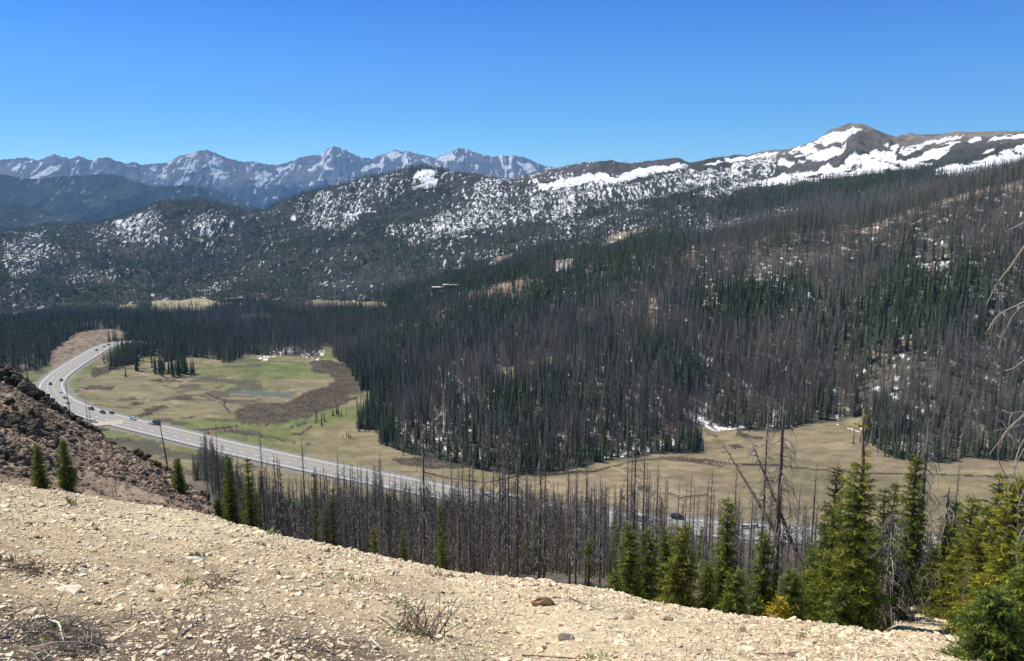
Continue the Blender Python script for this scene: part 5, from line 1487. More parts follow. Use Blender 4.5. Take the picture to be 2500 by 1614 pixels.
def scree():
    n = 85000
    az = rs.uniform(az_of(-150), az_of(680), n); R = np.sqrt(rs.uniform(33 ** 2, 104 ** 2, n))
    lim = np.interp(az, AZG, RT[:, 7]) + 4; k = R < lim; az, R = az[k], R[k]
    x = R * np.sin(az); y = R * np.cos(az); z = hfield(x, y); u, v = pix(x, y, z)
    cl = fbm(x * .10, y * .10, 3, 501)
    top = sstep(-30, 0, R - np.interp(az, AZG, RT[:, 7]))
    d = np.interp(cl + .22 * top, [.40, .66], [.10, 1.0])
    k = (rs.random(len(x)) < d) & (u < 700)
    x, y, z, cl, top = x[k], y[k], z[k], cl[k], top[k]; n = len(x)
    size = np.clip(.062 * np.exp(rs.normal(0, .55, n)) * (.65 + .8 * (cl > .54) + .8 * top), .025, .36)
    th = size * rs.uniform(.5, 1.0, n)
    g = rs.uniform(.55, 1.4, (n, 1)); base = np.where(rs.random((n, 1)) < .5 - .3 * top[:, None], [[.34, .24, .165]], [[.225, .17, .125]])
    V, Fc, Cc = scatter(BPR, np.stack([x, y, z], 1), th, rs.uniform(0, 6.28, n), size / th, base * g, rs.integers(0, len(BPR), n), rs.normal(0, .3, (n, 2)))
    tag(mesh_np('scree_rocks', V, Fc, m_rock, Cc), 'broken brown and grey rubble covering the scree slope at left', 'scree', kind='stuff')
scree()
def outcrop(name_lb, line, n, smin, smax, spread, dark, seed, up=.6):
    """a jagged band of rock: blocks piled along a line of photo points (u, v, R)"""
    r = np.random.default_rng(seed)
    L = np.array([base_at(u, R) if v is None else ground(u, v, 30) for u, v, R in line])
    L = resample(L, .5)
    idx = r.integers(0, len(L), n)
    P = L[idx] + np.stack([r.normal(0, spread, n), r.normal(0, spread * 1.3, n), np.zeros(n)], 1)
    P[:, 2] = hfield(P[:, 0], P[:, 1]) + r.uniform(-.1, up, n)
    s_ = r.uniform(smin, smax, n); th = s_ * r.uniform(.6, 1.3, n)
    c = np.array([[.11, .088, .062]]) * r.uniform(.5, 1.6, (n, 1)) * (1 if dark else 1.5)
    o0 = L[len(L) // 2]
    V, Fc, Cc = scatter(BPR, P - o0, th, r.uniform(0, 6.28, n), s_ / th, c, r.integers(0, len(BPR), n), r.normal(0, .3, (n, 2)))
    o = mesh_np('rock_outcrop', V, Fc, m_rock, Cc); o.location = o0
    tag(o, name_lb, 'rock outcrop')
outcrop('large jagged black outcrop along the top of the scree at the left border', [(-140,None,97),(-60,None,96),(0,None,94),(60,None,91),(110,None,88),(160,None,86),(215,None,84)], 2800, .11, .46, 1.2, True, 41, 1.3)
outcrop('lower jagged rock ridge running right from the black outcrop to the little cliff', [(215,None,84),(260,None,82),(300,None,79),(345,None,77)], 800, .10, .34, .8, True, 42, .5)
outcrop('small black cliff at the end of the rock ridge, beside a spruce', [(352,None,76),(375,None,75),(405,None,73),(415,None,72)], 800, .16, .42, .5, True, 43, 1.5)
outcrop('brown broken rock rib down the right side of the scree', [(420,None,69),(470,None,66),(520,None,62)], 110, .25, .5, .6, False, 44, .3)
outcrop('dark rock knot in the middle of the scree at left', [(30,1010,0),(60,1030,0),(85,1062,0)], 260, .14, .40, .9, True, 45, .3)
outcrop('second rock rib below the black outcrop at the left border', [(0,1090,0),(40,1110,0),(70,1135,0)], 220, .12, .35, .9, False, 46, .3)

# fallen timber on the near hillside
def timber():
    r = np.random.default_rng(51)
    x, y, az, R = place_band(400, 1050, 9.5)
    z = hfield(x, y); _, k, t = hbase(az, R); kt = k + t; u, v = pix(x, y, z)
    m = (kt > 12.15) & (u > 860) & (fbm(x * .015, y * .015, 2, 511) > .42); x, y, R = x[m], y[m], R[m]
    n = len(x); a = r.normal(.9, .7, n); L = r.uniform(5, 13, n)
    x2 = x + np.cos(a) * L; y2 = y - np.sin(a) * L
    za = hfield(x, y) + .35; zb = hfield(x2, y2) + .35
    V = []; Fc = []
    w = .17
    A = np.stack([x, y, za], 1); B = np.stack([x2, y2, zb], 1); D = (B - A); D /= np.linalg.norm(D, axis=1)[:, None]
    S = np.cross(D, [0, 0, 1.0]); U = np.cross(S, D)
    vs_ = []
    for th in (0, 2.09, 4.19):
        o = (math.cos(th) * U + math.sin(th) * S) * w
        vs_ += [A + o, B + o * .5]
    V = np.stack(vs_, 1).reshape(-1, 3)
    f = np.array([(0, 1, 3), (0, 3, 2), (2, 3, 5), (2, 5, 4), (4, 5, 1), (4, 1, 0)])
    Fc = (f[None] + np.arange(n)[:, None, None] * 6).reshape(-1, 3)
    Cc = np.repeat(r.uniform(.22, .46, (n, 1)) * np.array([[1, .9, .8]]), 6, 0)
    tag(mesh_np('fallen_timber', V, Fc, m_fdead, Cc), 'pale fallen logs littering the beetle-killed hillside', 'fallen logs', kind='stuff')
timber()
def willows():
    """low brown brush on the meadow"""
    r = np.random.default_rng(61)
    x, y, az, R = place_band(380, 900, 1.9)
    z = hfield(x, y); u, v = pix(x, y, z)
    jt = jitter(x, y); uu = u + jt[0]; vv = v + jt[1]
    m = np.zeros(len(x), bool)
    for p in WILLOW: m |= pin(uu, vv, p)
    x, y, z = x[m], y[m], z[m]; n = len(x)
    bush = []
    for _ in range(6):
        V = []; F_ = []; nn = 26
        for i in range(nn):
            a = r.uniform(0, 6.28); e = r.uniform(.3, 1.4); L = r.uniform(.5, 1.0)
            d = np.array([math.cos(a) * math.cos(e), math.sin(a) * math.cos(e), math.sin(e)]) * L; s_ = np.array([-math.sin(a), math.cos(a), 0]) * .07
            k = len(V); V += [d * .1, d + s_, d - s_]; F_.append((k, k + 1, k + 2))
        bush.append((np.array(V), np.array(F_), np.ones((len(V), 3))))
    V, Fc, Cc = scatter(bush, np.stack([x, y, z], 1), r.uniform(.18, .55, n), r.uniform(0, 6.28, n), np.full(n, 1.9), np.array([[.125, .102, .082]]) * r.uniform(.6, 1.4, (n, 1)), r.integers(0, 6, n))
    tag(mesh_np('willow_brush', V, Fc, m_fdead, Cc), 'dark brown leafless willow brush on the meadow', 'brush', kind='stuff')
willows()

# ================================================================== VEHICLES
def paint(name, col): return mat_plain(name, col, .35, .05, 2.0, spec=.5)
PM = {'white': paint('white_paint', (.72, .72, .70)), 'black': paint('black_paint', (.02, .02, .022)), 'grey': paint('grey_paint', (.16, .165, .17)), 'silver': paint('silver_paint', (.45, .46, .47)),
      'red': paint('red_paint', (.42, .04, .03)), 'blue': paint('blue_paint', (.05, .09, .18)), 'tan': paint('tan_paint', (.38, .32, .24)), 'teal': paint('pale_teal_paint', (.50, .62, .62))}
m_glass = mat_plain('car_glass', (.03, .035, .045), .12, .02, 1.0, spec=.8)
m_tyre = mat_plain('tyre_rubber', (.02, .02, .02), .9, .1, 5)
m_rim = mat_plain('wheel_rim', (.4, .4, .4), .4, .1, 5)
m_lamp = mat_plain('lamp_lens', (.75, .72, .65), .2, .02, 1)
m_tail = mat_plain('tail_lamp', (.4, .02, .02), .3, .02, 1)
def extr(prof, w, inset_z, inset):
    """side profile (x,z) extruded across y; the part above inset_z leans inwards"""
    n = len(prof); V = []
    zt = max(p[1] for p in prof)
    for s in (-1, 1):
        for x, z in prof:
            k = 1 - inset * max(0, (z - inset_z) / max(zt - inset_z, .01))
            V.append((x, s * w / 2 * k, z))
    Fc = [list(range(n - 1, -1, -1)), list(range(n, 2 * n))] + [[i, (i + 1) % n, n + (i + 1) % n, n + i] for i in range(n)]
    return V, Fc
def pymesh(name, V, Fc, mat, parent, bevel=0):
    me = bpy.data.meshes.new(name); me.from_pydata([tuple(v) for v in V], [], [list(f) for f in Fc]); me.update(); me.materials.append(mat)
    o = bpy.data.objects.new(name, me); C.objects.link(o); o.parent = parent
    if bevel:
        b = o.modifiers.new('bevel', 'BEVEL'); b.width = bevel; b.segments = 2
    return o
def bm_box(name, c, s_, mat, parent, bevel=0, tx=1, ty=1):
    V, Fc = box(*c, *s_, tx, ty); return pymesh(name, V, Fc, mat, parent, bevel)
def wheel(e, x, y, r_, w=.24):
    a = np.linspace(0, 6.283, 14, endpoint=False)
    def cyl(rad, w_):
        V = [(x + rad * math.cos(t), y - w_ / 2, r_ + rad * math.sin(t)) for t in a] + [(x + rad * math.cos(t), y + w_ / 2, r_ + rad * math.sin(t)) for t in a]
        n = len(a); return V, [list(range(n)), list(range(2 * n - 1, n - 1, -1))] + [[i, n + i, n + (i + 1) % n, (i + 1) % n] for i in range(n)]
    V, Fc = cyl(r_, w); wv = pymesh('wheel', V, Fc, m_tyre, e)
    V, Fc = cyl(r_ * .58, w + .03); rm = pymesh('rim', V, Fc, m_rim, wv)
def glass_side(e, pts, w, iz, zt, inset):
    V = []
    for s in (-1, 1):
        for x, z in pts:
            k = 1 - inset * max(0, (z - iz) / (zt - iz)); V.append((x, s * (w / 2 * k + .012), z))
    n = len(pts); pymesh('side_window', V[:n] , [list(range(n - 1, -1, -1))], m_glass, e); pymesh('side_window', V[n:], [list(range(n))], m_glass, e)
def vehicle(kind, col, pos, hd, label, cat, flip=False, group=None):
    e = empty({'suv': 'parked_car', 'sedan': 'car', 'pickup': 'pickup_truck', 'rv': 'motorhome', 'trailer': 'box_trailer', 'camper': 'camper_truck', 'bus': 'bus'}[kind], tuple(pos), hd + (math.pi if flip else 0))
    c = PM[col]
    if kind in ('suv', 'sedan', 'pickup'):
        L, w, zt = {'suv': (4.8, 1.95, 1.78), 'sedan': (4.6, 1.85, 1.45), 'pickup': (5.8, 2.0, 1.85)}[kind]; iz = zt * .60; b = zt * .58
        if kind == 'suv': prof = [(-L/2,.35),(-L/2,b),(-L/2+.18,zt-.08),(-L/2+.5,zt),(L*.12,zt),(L*.27,b+.08),(L/2-.12,b-.08),(L/2,.75),(L/2,.35)]
        elif kind == 'sedan': prof = [(-L/2,.33),(-L/2,b-.02),(-L*.36,b+.05),(-L*.22,zt),(L*.08,zt),(L*.25,b+.04),(L/2-.1,b-.12),(L/2,.6),(L/2,.33)]
        else: prof = [(-L/2,.5),(-L/2,b),(-L*.12,b),(-L*.10,zt),(L*.12,zt),(L*.22,b+.08),(L/2-.1,b-.02),(L/2,.8),(L/2,.5)]
        V, Fc = extr(prof, w, iz, .22); pymesh('body', V, Fc, c, e, .06)
        xa, xb = {'suv': (-L*.44, L*.20), 'sedan': (-L*.29, L*.18), 'pickup': (-L*.085, L*.165)}[kind]
        glass_side(e, [(xa, b + .10), (xb, b + .10), (xb - .42, zt - .10), (xa + .22, zt - .10)], w, iz, zt, .22)
        x0, x1 = {'suv': (L*.27, L*.12), 'sedan': (L*.25, L*.08), 'pickup': (L*.22, L*.12)}[kind]
        k = .74; pymesh('windscreen', [(x0+.02,-w*.47,b+.1),(x0+.02,w*.47,b+.1),(x1+.03,w*.39,zt-.02),(x1+.03,-w*.39,zt-.02)], [(0,1,2,3)], m_glass, e)
        if kind != 'pickup': 
            xr0, xr1 = (-L/2, -L/2+.16) if kind == 'suv' else (-L*.36, -L*.23)
            pymesh('rear_window', [(xr0-.02,w*.44,b+.1),(xr0-.02,-w*.44,b+.1),(xr1-.03,-w*.37,zt-.10),(xr1-.03,w*.37,zt-.10)], [(0,1,2,3)], m_glass, e)
        for s in (-1, 1):
            for xx in (-L*.30, L*.31): wheel(e, xx, s * (w / 2 - .1), .36)
            bm_box('headlight', (L/2 - .02, s * w * .36, .78), (.10, .32, .14), m_lamp, e); bm_box('tail_light', (-L/2 + .01, s * w * .42, .9), (.08, .16, .26), m_tail, e)
        bm_box('bumper', (L/2 + .03, 0, .45), (.12, w * .92, .18), m_tyre, e)
        if kind == 'pickup':
            bm_box('truck_bed', (-L*.31, 0, b + .012), (L*.34, w * .84, .02), m_tyre, e)
        if kind == 'suv':
            for s in (-1, 1): bm_box('roof_rail', (-L*.15, s * w * .36, zt + .05), (L*.42, .05, .05), m_tyre, e)
    elif kind in ('rv', 'bus'):
        L, w, H = (9.5, 2.5, 3.1) if kind == 'rv' else (11, 2.5, 3.0)
        prof = [(-L/2,.45),(-L/2,H-.15),(-L/2+.15,H),(L/2-.35,H),(L/2-.05,H-.5),(L/2,1.3),(L/2,.45)]
        V, Fc = extr(prof, w, H - .4, .05); pymesh('body', V, Fc, c, e, .1)
        for s in (-1, 1):
            for k in range(6 if kind == 'bus' else 3):
                xx = -L*.40 + (k + .5) * L * .78 / (6 if kind == 'bus' else 3)
                bm_box('side_window', (xx, s * (w / 2 + .005), 2.0), (1.25 if kind == 'bus' else 1.4, .03, .75), m_glass, e)
            bm_box('stripe', (0, s * (w / 2 + .006), 1.15), (L * .96, .02, .22), PM['grey'], e)
            for xx in (-L*.28, L*.33): wheel(e, xx, s * (w / 2 - .12), .45, .3)
        bm_box('windscreen', (L/2 - .0, 0, 1.95), (.10, w * .86, 1.0), m_glass, e)
        bm_box('air_conditioner', (-L*.15, 0, H + .15), (1.1, .8, .3), PM['silver'], e, .05); bm_box('air_conditioner', (L*.2, 0, H + .12), (.8, .7, .24), PM['silver'], e, .05)
        bm_box('door', (L*.28, -w / 2 - .012, 1.5), (.8, .03, 1.9), PM['silver'], e)
    elif kind == 'trailer':
        L, w, H = 5.5, 2.2, 2.5
        bm_box('body', (0, 0, .55 + H / 2), (L, w, H), c, e, .08); bm_box('drawbar', (L/2 + .6, 0, .5), (1.3, .15, .12), m_tyre, e)
        for s in (-1, 1):
            for xx in (-.5, .4): wheel(e, xx, s * (w / 2 + .08), .36)
            bm_box('trim', (0, s * (w / 2 + .01), .75), (L * .98, .02, .12), PM['silver'], e)
        bm_box('rear_door', (-L/2 - .012, 0, 1.7), (.02, w * .86, 2.0), PM['grey'], e)
    elif kind == 'camper':
        L, w = 6.2, 2.1
        prof = [(-L/2,.5),(-L/2,1.15),(L*.02,1.15),(L*.04,1.9),(L*.20,1.9),(L*.29,1.2),(L/2-.1,1.1),(L/2,.8),(L/2,.5)]
        V, Fc = extr(prof, w, 1.2, .15); pymesh('body', V, Fc, c, e, .05)
        bm_box('camper_box', (-L*.24, 0, 2.05), (3.1, 2.15, 1.7), PM['grey'], e, .1); bm_box('cab_over', (L*.09, 0, 2.45), (1.3, 2.1, .85), PM['grey'], e, .1)
        for s in (-1, 1):
            bm_box('side_window', (-L*.24, s * 1.085, 2.2), (1.0, .03, .5), m_glass, e)
            for xx in (-L*.28, L*.33): wheel(e, xx, s * (w / 2 - .08), .42)
        bm_box('windscreen', (L*.25, 0, 1.55), (.35, w * .8, .5), m_glass, e)
    tag(e, label, cat, group); return e
CARS = [('sedan','black',303,832,'dark car nearest the trees at the far end of the highway','car',0),('suv','black',286,834.5,'dark tall vehicle second from the far end of the highway','car',0),
        ('sedan','black',265,842,'dark car third from the far end of the highway','car',1),('sedan','tan',254,847,'sandy coloured car on the far straight of the highway','car',1),
        ('sedan','black',236,856,'black car lowest on the far straight of the highway','car',1),('pickup','black',150,930,'dark pickup on the inner shoulder of the highway bend','pickup truck',0),
        ('suv','black',123,939,'boxy black car in the outer lane of the highway bend','car',1),('sedan','white',148,958,'white car on the inner shoulder of the bend','car',0),
        ('sedan','grey',158,973,'grey car beside the black snag in the bend','car',0),('sedan','grey',166,986,'grey car just below the bend behind the black snag','car',0),
        ('pickup','black',223,1000,'dark pickup parked on the far shoulder beyond the pull-off','pickup truck',0),('suv','black',251,1009,'black car parked on the far shoulder behind the dark pickup','car',0),
        ('sedan','black',273,1010,'low black car parked last of the three on the far shoulder','car',0),('suv','teal',325.5,1025,'pale teal car alone on the far shoulder of the long straight','car',0),
        ('pickup','white',371,1036,'white pickup towing a dark trailer','pickup truck',1),('trailer','black',383,1037,'dark box trailer hitched to the white pickup','trailer',1),
        ('bus','white',1247,1222,'long white bus on the highway behind dead trunks','bus',1),('sedan','white',1188,1210,'white car just ahead of the white bus','car',1),
        ('rv','white',1557,1270,'white motorhome on the highway, right of centre','motorhome',1),('camper','black',1654,1266,'dark camper truck on the far shoulder','camper truck',0),
        ('sedan','red',1768,1280,'red car half hidden by the pointed spruce','car',0),('sedan','white',1845,1287,'white car between dead trunks at right','car',0),('suv','white',1822,1290,'white tall car behind the leaning snag','car',0)]
for kind, col, u, v, lb, cat, fl in CARS:
    p, hd, rz = road_at(u, v); p[2] = rz + .07
    vehicle(kind, col, p, hd, lb, cat, fl)
p = onplane(229, 1031, -149.9); vehicle('suv', 'white', (p[0], p[1], -149.92), -.1, 'white car parked on the pale pull-off', 'car')
# roadside posts and sign
def post(p, label, group):
    e = empty('marker_post', tuple(p))
    bm_box('post', (0, 0, .65), (.16, .16, 1.3), PM['grey'], e); bm_box('reflector', (0, -.10, 1.12), (.2, .04, .28), PM['white'], e)
    tag(e, label, 'marker post', group)
T_ = np.gradient(fine[:, :2], axis=0); T_ /= np.linalg.norm(T_, axis=1)[:, None]
for q, j in enumerate(range(60, len(fine) - 60, 38)):
    n_ = np.array([-T_[j, 1], T_[j, 0]]); s_ = 10.6
    a_ = fine[j, :2] + n_ * s_; b_ = fine[j, :2] - n_ * s_
    p = a_ if np.hypot(*a_) > np.hypot(*b_) else b_
    u, v = pix(p[0], p[1], fine[j, 2])
    if 60 < u < 1900:
        w_ = 'on the far straight' if v < 900 and u < 320 else 'in the bend' if u < 180 else 'near the pull-off' if u < 330 else 'on the long straight before the burnt stand' if u < 620 else 'behind the burnt stand' if u < 1150 else 'near the white bus' if u < 1400 else 'near the camper truck'
        post((p[0], p[1], fine[j, 2] - .1), 'slim marker post ' + w_, 'marker posts along the highway')
p = onplane(510, 1066, -149.6)
e = empty('road_sign', tuple(p)); bm_box('post', (0, 0, 1.0), (.12, .12, 2.0), PM['grey'], e)
pymesh('sign_panel', [(0, -.1, 1.5), (1.0, -.1, 2.5), (0, -.1, 3.5), (-1.0, -.1, 2.5), (0, -.03, 1.5), (1.0, -.03, 2.5), (0, -.03, 3.5), (-1.0, -.03, 2.5)],
       [(0, 1, 2, 3), (7, 6, 5, 4), (0, 4, 5, 1), (1, 5, 6, 2), (2, 6, 7, 3), (3, 7, 4, 0)], mat_plain('orange_sign', (.75, .12, .04), .5, .03), e)
tag(e, 'orange-red diamond warning sign at the far side of the highway', 'road sign')

# ================================================================== BUILDINGS
m_wall = mat_plain('brown_timber_wall', (.16, .12, .09), .9, .2, .8); m_roof = mat_plain('pale_roof', (.50, .46, .42), .7, .1, .6)
m_wallb = mat_plain('blue_grey_wall', (.35, .47, .62), .7, .05, .6); m_roofd = mat_plain('dark_roof', (.10, .085, .075), .8, .15, .6)
def lodge():
    g = ground(1098, 712, 700)
    e = empty('lodge', (g[0], g[1], g[2] + 1.0), -.08)
    bm_box('wall', (6, 0, 3.2), (26, 12, 7.5), m_wall, e); bm_box('roof', (6, 0, 7.5), (29, 14, 1.0), m_roof, e)
    bm_box('wall', (-14, 1, 1.5), (15, 9, 5.0), m_wall, e); bm_box('roof', (-14, 1, 4.4), (17, 10.5, .7), m_roof, e)
    bm_box('side_wall', (17.6, -4.2, 2.9), (2.6, 4.2, 7.8), m_wallb, e)
    for k in range(5):
        w = bm_box('window', (-3 + 4 * k, -6.05, 4.2), (2.4, .12, 1.8), m_roofd, e); bm_box('pane', (-3 + 4 * k, -6.13, 4.2), (2.0, .06, 1.4), m_glass, w)
    bm_box('deck', (-2, -7.4, .6), (20, 2.6, .4), m_roof, e)
    bm_box('chimney', (1, 2, 9.0), (1.2, 1.2, 2.4), m_wall, e)
    tag(e, 'long flat-roofed lodge with pale roof and blue side wall above the dead trees', 'lodge')
lodge()
def cabin(u, v, rmin, L, W_, H, rz, label, roofm, wallm):
    g = ground(u, v, rmin)
    e = empty('cabin', (g[0], g[1], g[2] - .2), rz)
    V = [(-L/2,-W_/2,0),(L/2,-W_/2,0),(L/2,W_/2,0),(-L/2,W_/2,0),(-L/2,-W_/2,H),(L/2,-W_/2,H),(L/2,W_/2,H),(-L/2,W_/2,H),(-L/2,0,H*1.75),(L/2,0,H*1.75)]
    pymesh('wall', V, [(0,1,5,4),(2,3,7,6),(1,2,6,9,5),(3,0,4,8,7),(0,3,2,1),(4,5,9,8),(6,7,8,9)], wallm, e)
    o = .5
    Vr = [(-L/2-o,-W_/2-o,H-.35),(L/2+o,-W_/2-o,H-.35),(L/2+o,0,H*1.75+.15),(-L/2-o,0,H*1.75+.15),(L/2+o,W_/2+o,H-.35),(-L/2-o,W_/2+o,H-.35)]
    Vr += [(x, y, z + .25) for x, y, z in Vr]
    pymesh('roof', Vr, [(6,7,8,9),(9,8,10,11),(1,0,3,2),(2,3,5,4),(0,1,7,6),(4,5,11,10),(1,2,8,7),(2,4,10,8),(0,6,9,3),(3,9,11,5)], roofm, e)
    bm_box('door', (-.8, -W_/2 - .05, H * .42), (1.2, .1, H * .82), m_roofd, e)
    w = bm_box('window', (L * .25, -W_/2 - .05, H * .55), (1.4, .1, 1.1), m_roofd, e); bm_box('pane', (L * .25, -W_/2 - .13, H * .55), (1.1, .06, .8), m_glass, w)
    tag(e, label, 'cabin')
cabin(1722, 756, 600, 7.5, 7, 3.0, 1.45, 'small hut with pale gabled roof among the dead trees of the hillside', mat_plain('tan_roof', (.60, .47, .33), .8, .1, .6), m_wall)
cabin(560, 732, 1400, 9, 6, 2.6, .1, 'leftmost dark cabin beyond the far clearing', m_roofd, m_wall)
cabin(572, 733, 1400, 12, 7, 2.8, -.1, 'longer dark cabin in the middle beyond the far clearing', m_roofd, m_wall)
cabin(586, 731, 1400, 9, 7, 2.8, .2, 'dark cabin with a grey roof at the right of the far clearing', mat_plain('grey_roof', (.35, .34, .34), .8, .1, .6), m_wall)

# ================================================================== FOREGROUND TWIGS AND PLANTS
def gz(x, y): return float(hfield([x], [y])[0])
def path3(pts_, lift):
    P = [ground(u, v) for u, v in pts_]
    return np.array([p + np.array([0, 0, l]) for p, l in zip(P, lift)])
def branch_obj(pts_, lift, rad, col, label, seed, side=4):
    r = np.random.default_rng(seed); Q = smoothline(resample(path3(pts_, lift), .03), 3); o = Q[0].copy(); g = Geo()
    Q = Q + np.cumsum(r.normal(0, .0016, Q.shape), axis=0)
    g.add(*tube(Q - o, rad * np.linspace(1, .45, len(Q)), 6), col)
    for k in range(side):
        j = r.integers(2, len(Q) - 1); d = r.normal(0, 1, 3); d[2] = abs(d[2]) * .6; d /= np.linalg.norm(d); L = r.uniform(.06, .2)
        g.add(*tube(np.array([Q[j], Q[j] + d * L * .5, Q[j] + d * L + [0, 0, -.01]]) - o, rad * np.array([.5, .35, .15]), 4, cap=False), col)
    ob = g.build('fallen_branch', m_twig); ob.location = o; tag(ob, label, 'branch')
PALE = (.46, .38, .29); DARK = (.13, .10, .08); BONE = (.62, .58, .50)
branch_obj([(940,1458),(975,1465),(1010,1478),(1030,1490)], [.02,.03,.03,.02], .013, BONE, 'bleached white branch lying above the dead bush', 1, 2)
branch_obj([(905,1562),(920,1578),(937,1590)], [.01,.02,.01], .009, BONE, 'short bleached stick at the lower left of the dead bush', 2, 1)
branch_obj([(920,1505),(945,1525),(968,1545)], [.02,.05,.03], .010, PALE, 'pale curved stick at the left side of the dead bush', 3, 1)
branch_obj([(1275,1602),(1400,1608),(1500,1610)], [.01,.02,.01], .008, (.16,.09,.07), 'thin dark red twig along the bottom, right of centre', 4, 3)
branch_obj([(1845,1595),(1900,1600),(1960,1592)], [.01,.03,.01], .010, PALE, 'grey stick at the bottom right gravel', 5, 2)
branch_obj([(1390,1462),(1430,1480),(1465,1492)], [.02,.02,.01], .008, DARK, 'dark twig beside the brown rock', 6, 6)
branch_obj([(40,1510),(80,1503),(120,1508),(170,1520)], [.05,.10,.12,.04], .009, PALE, 'long pale branch over the top of the twig heap', 7, 3)
branch_obj([(0,1560),(25,1545),(52,1533)], [.04,.06,.08], .010, PALE, 'pale branch poking into the left border', 8, 1)
branch_obj([(75,1592),(140,1595),(230,1590),(260,1594)], [.03,.07,.05,.02], .008, PALE, 'long thin stick across the bottom of the twig heap', 9, 4)
branch_obj([(112,1545),(150,1555),(160,1582)], [.10,.12,.04], .009, BONE, 'bone coloured hooked stick in front of the green sprig', 10, 1)
branch_obj([(430,1560),(455,1530),(470,1500)], [.01,.10,.20], .009, (.30,.22,.16), 'brown frayed root stub sticking up left of centre', 11, 7)
branch_obj([(490,1492),(510,1492),(530,1505)], [.01,.05,.02], .005, (.3,.22,.16), 'small bent twig above the frayed root stub', 12, 2)
branch_obj([(1125,1520),(1132,1530),(1128,1545)], [.03,.09,.02], .006, PALE, 'small looped twig right of the dead bush', 13, 1)
branch_obj([(545,1590),(555,1608),(548,1620)], [.01,.06,.02], .006, DARK, 'little twig at the bottom left of centre', 14, 1)
def heap(label, u0, v0, su, sv, n, hmax, seed, cols, rad=.006):
    r = np.random.default_rng(seed); g = Geo(); o = ground(u0, v0)
    for i in range(n):
        c = ground(u0 + r.normal(0, su), min(v0 + r.normal(0, sv), 1640))
        a = r.uniform(0, 6.28); L = r.uniform(.10, .45); el = abs(r.normal(0, .35))
        d = np.array([math.cos(a) * math.cos(el), math.sin(a) * math.cos(el) * .7, math.sin(el)])
        z0 = abs(r.normal(0, hmax * .4))
        P = np.array([c + [0, 0, z0] + d * L * (t - .3) + np.array([0, 0, -L * .3 * (t - .3) ** 2]) + r.normal(0, .008, 3) for t in np.linspace(0, 1, 5)])
        P[:, 2] = np.maximum(P[:, 2], c[2] + .004 - (P[:, 1] - c[1]) * .33)
        g.add(*tube(P - o, rad * r.uniform(.4, 1.2) * np.linspace(1, .4, 5), 4, cap=False), np.array(cols[r.integers(0, len(cols))]) * r.uniform(.7, 1.2))
    ob = g.build('twig_heap', m_twig); ob.location = o; tag(ob, label, 'twig heap')
heap('tangled heap of dead twigs in the bottom left corner', 150, 1560, 60, 26, 260, .10, 91, [(.30,.25,.20),(.18,.14,.12),(.12,.10,.09),(.42,.36,.28)])
heap('sparse dark twigs strewn at the left border above the heap', 70, 1395, 45, 8, 70, .03, 92, [(.14,.11,.09),(.2,.15,.11)], .006)
heap('scattered dark twigs left above the dead bush', 535, 1430, 28, 14, 70, .04, 93, [(.15,.12,.10),(.22,.17,.13)], .006)
heap('fallen grey twigs along the bottom edge, left of the dead bush', 760, 1585, 70, 16, 60, .02, 94, [(.15,.12,.10),(.24,.19,.15)], .005)
def dead_bush():
    r = np.random.default_rng(95); o = ground(1030, 1550); g = Geo()
    for i in range(46):
        a = r.uniform(0, 6.28); L = r.uniform(.18, .55); el = r.uniform(.25, 1.3)
        b = o + np.array([r.normal(0, .12), r.normal(0, .12), 0]); b[2] = gz(b[0], b[1]) - .02
        d = np.array([math.cos(a) * math.cos(el), math.sin(a) * math.cos(el), math.sin(el)]); P = [b]
        for t in range(6):
            d = d + r.normal(0, .16, 3); d /= np.linalg.norm(d); P.append(P[-1] + d * L / 6)
        P = np.array(P); c = np.array([(.12,.085,.07),(.20,.15,.12),(.33,.27,.21)][r.integers(0, 3)])
        g.add(*tube(P - o, .006 * np.linspace(1.1, .3, 7), 5, cap=False), c)
        for k in range(4):
            j = r.integers(2, 6); dd = d + r.normal(0, .7, 3); dd /= np.linalg.norm(dd); l = r.uniform(.04, .14)
            g.add(*tube(np.array([P[j], P[j] + dd * l * .5, P[j] + dd * l]) - o, [.003, .002, .001], 3, cap=False), c)
    e = empty('dead_bush', tuple(o)); g.build('twigs', m_twig, e)
    lf = Geo()
    for (u, v, n) in ((980, 1480, 130), (1000, 1505, 60), (965, 1552, 90), (1010, 1560, 60)):
        c = ground(u, v)
        for i in range(n):
            p = c + r.normal(0, 1, 3) * [.06, .06, .02] + [0, 0, .04]; a = r.uniform(0, 6.28); l = r.uniform(.012, .03)
            d = np.array([math.cos(a), math.sin(a), r.uniform(-.2, .7)]) * l; s_ = np.array([-math.sin(a), math.cos(a), .2]) * l * .35
            lf.add(np.array([p, p + d * .5 + s_, p + d, p + d * .5 - s_]) - o, np.array([(0, 1, 2), (0, 2, 3)]), np.array([.10, .15, .05]) * r.uniform(.6, 1.5))
    lf.build('green_leaves', m_needle, e)
    tag(e, 'leafless brown bush with low green leaves at the bottom centre', 'bush')
dead_bush()
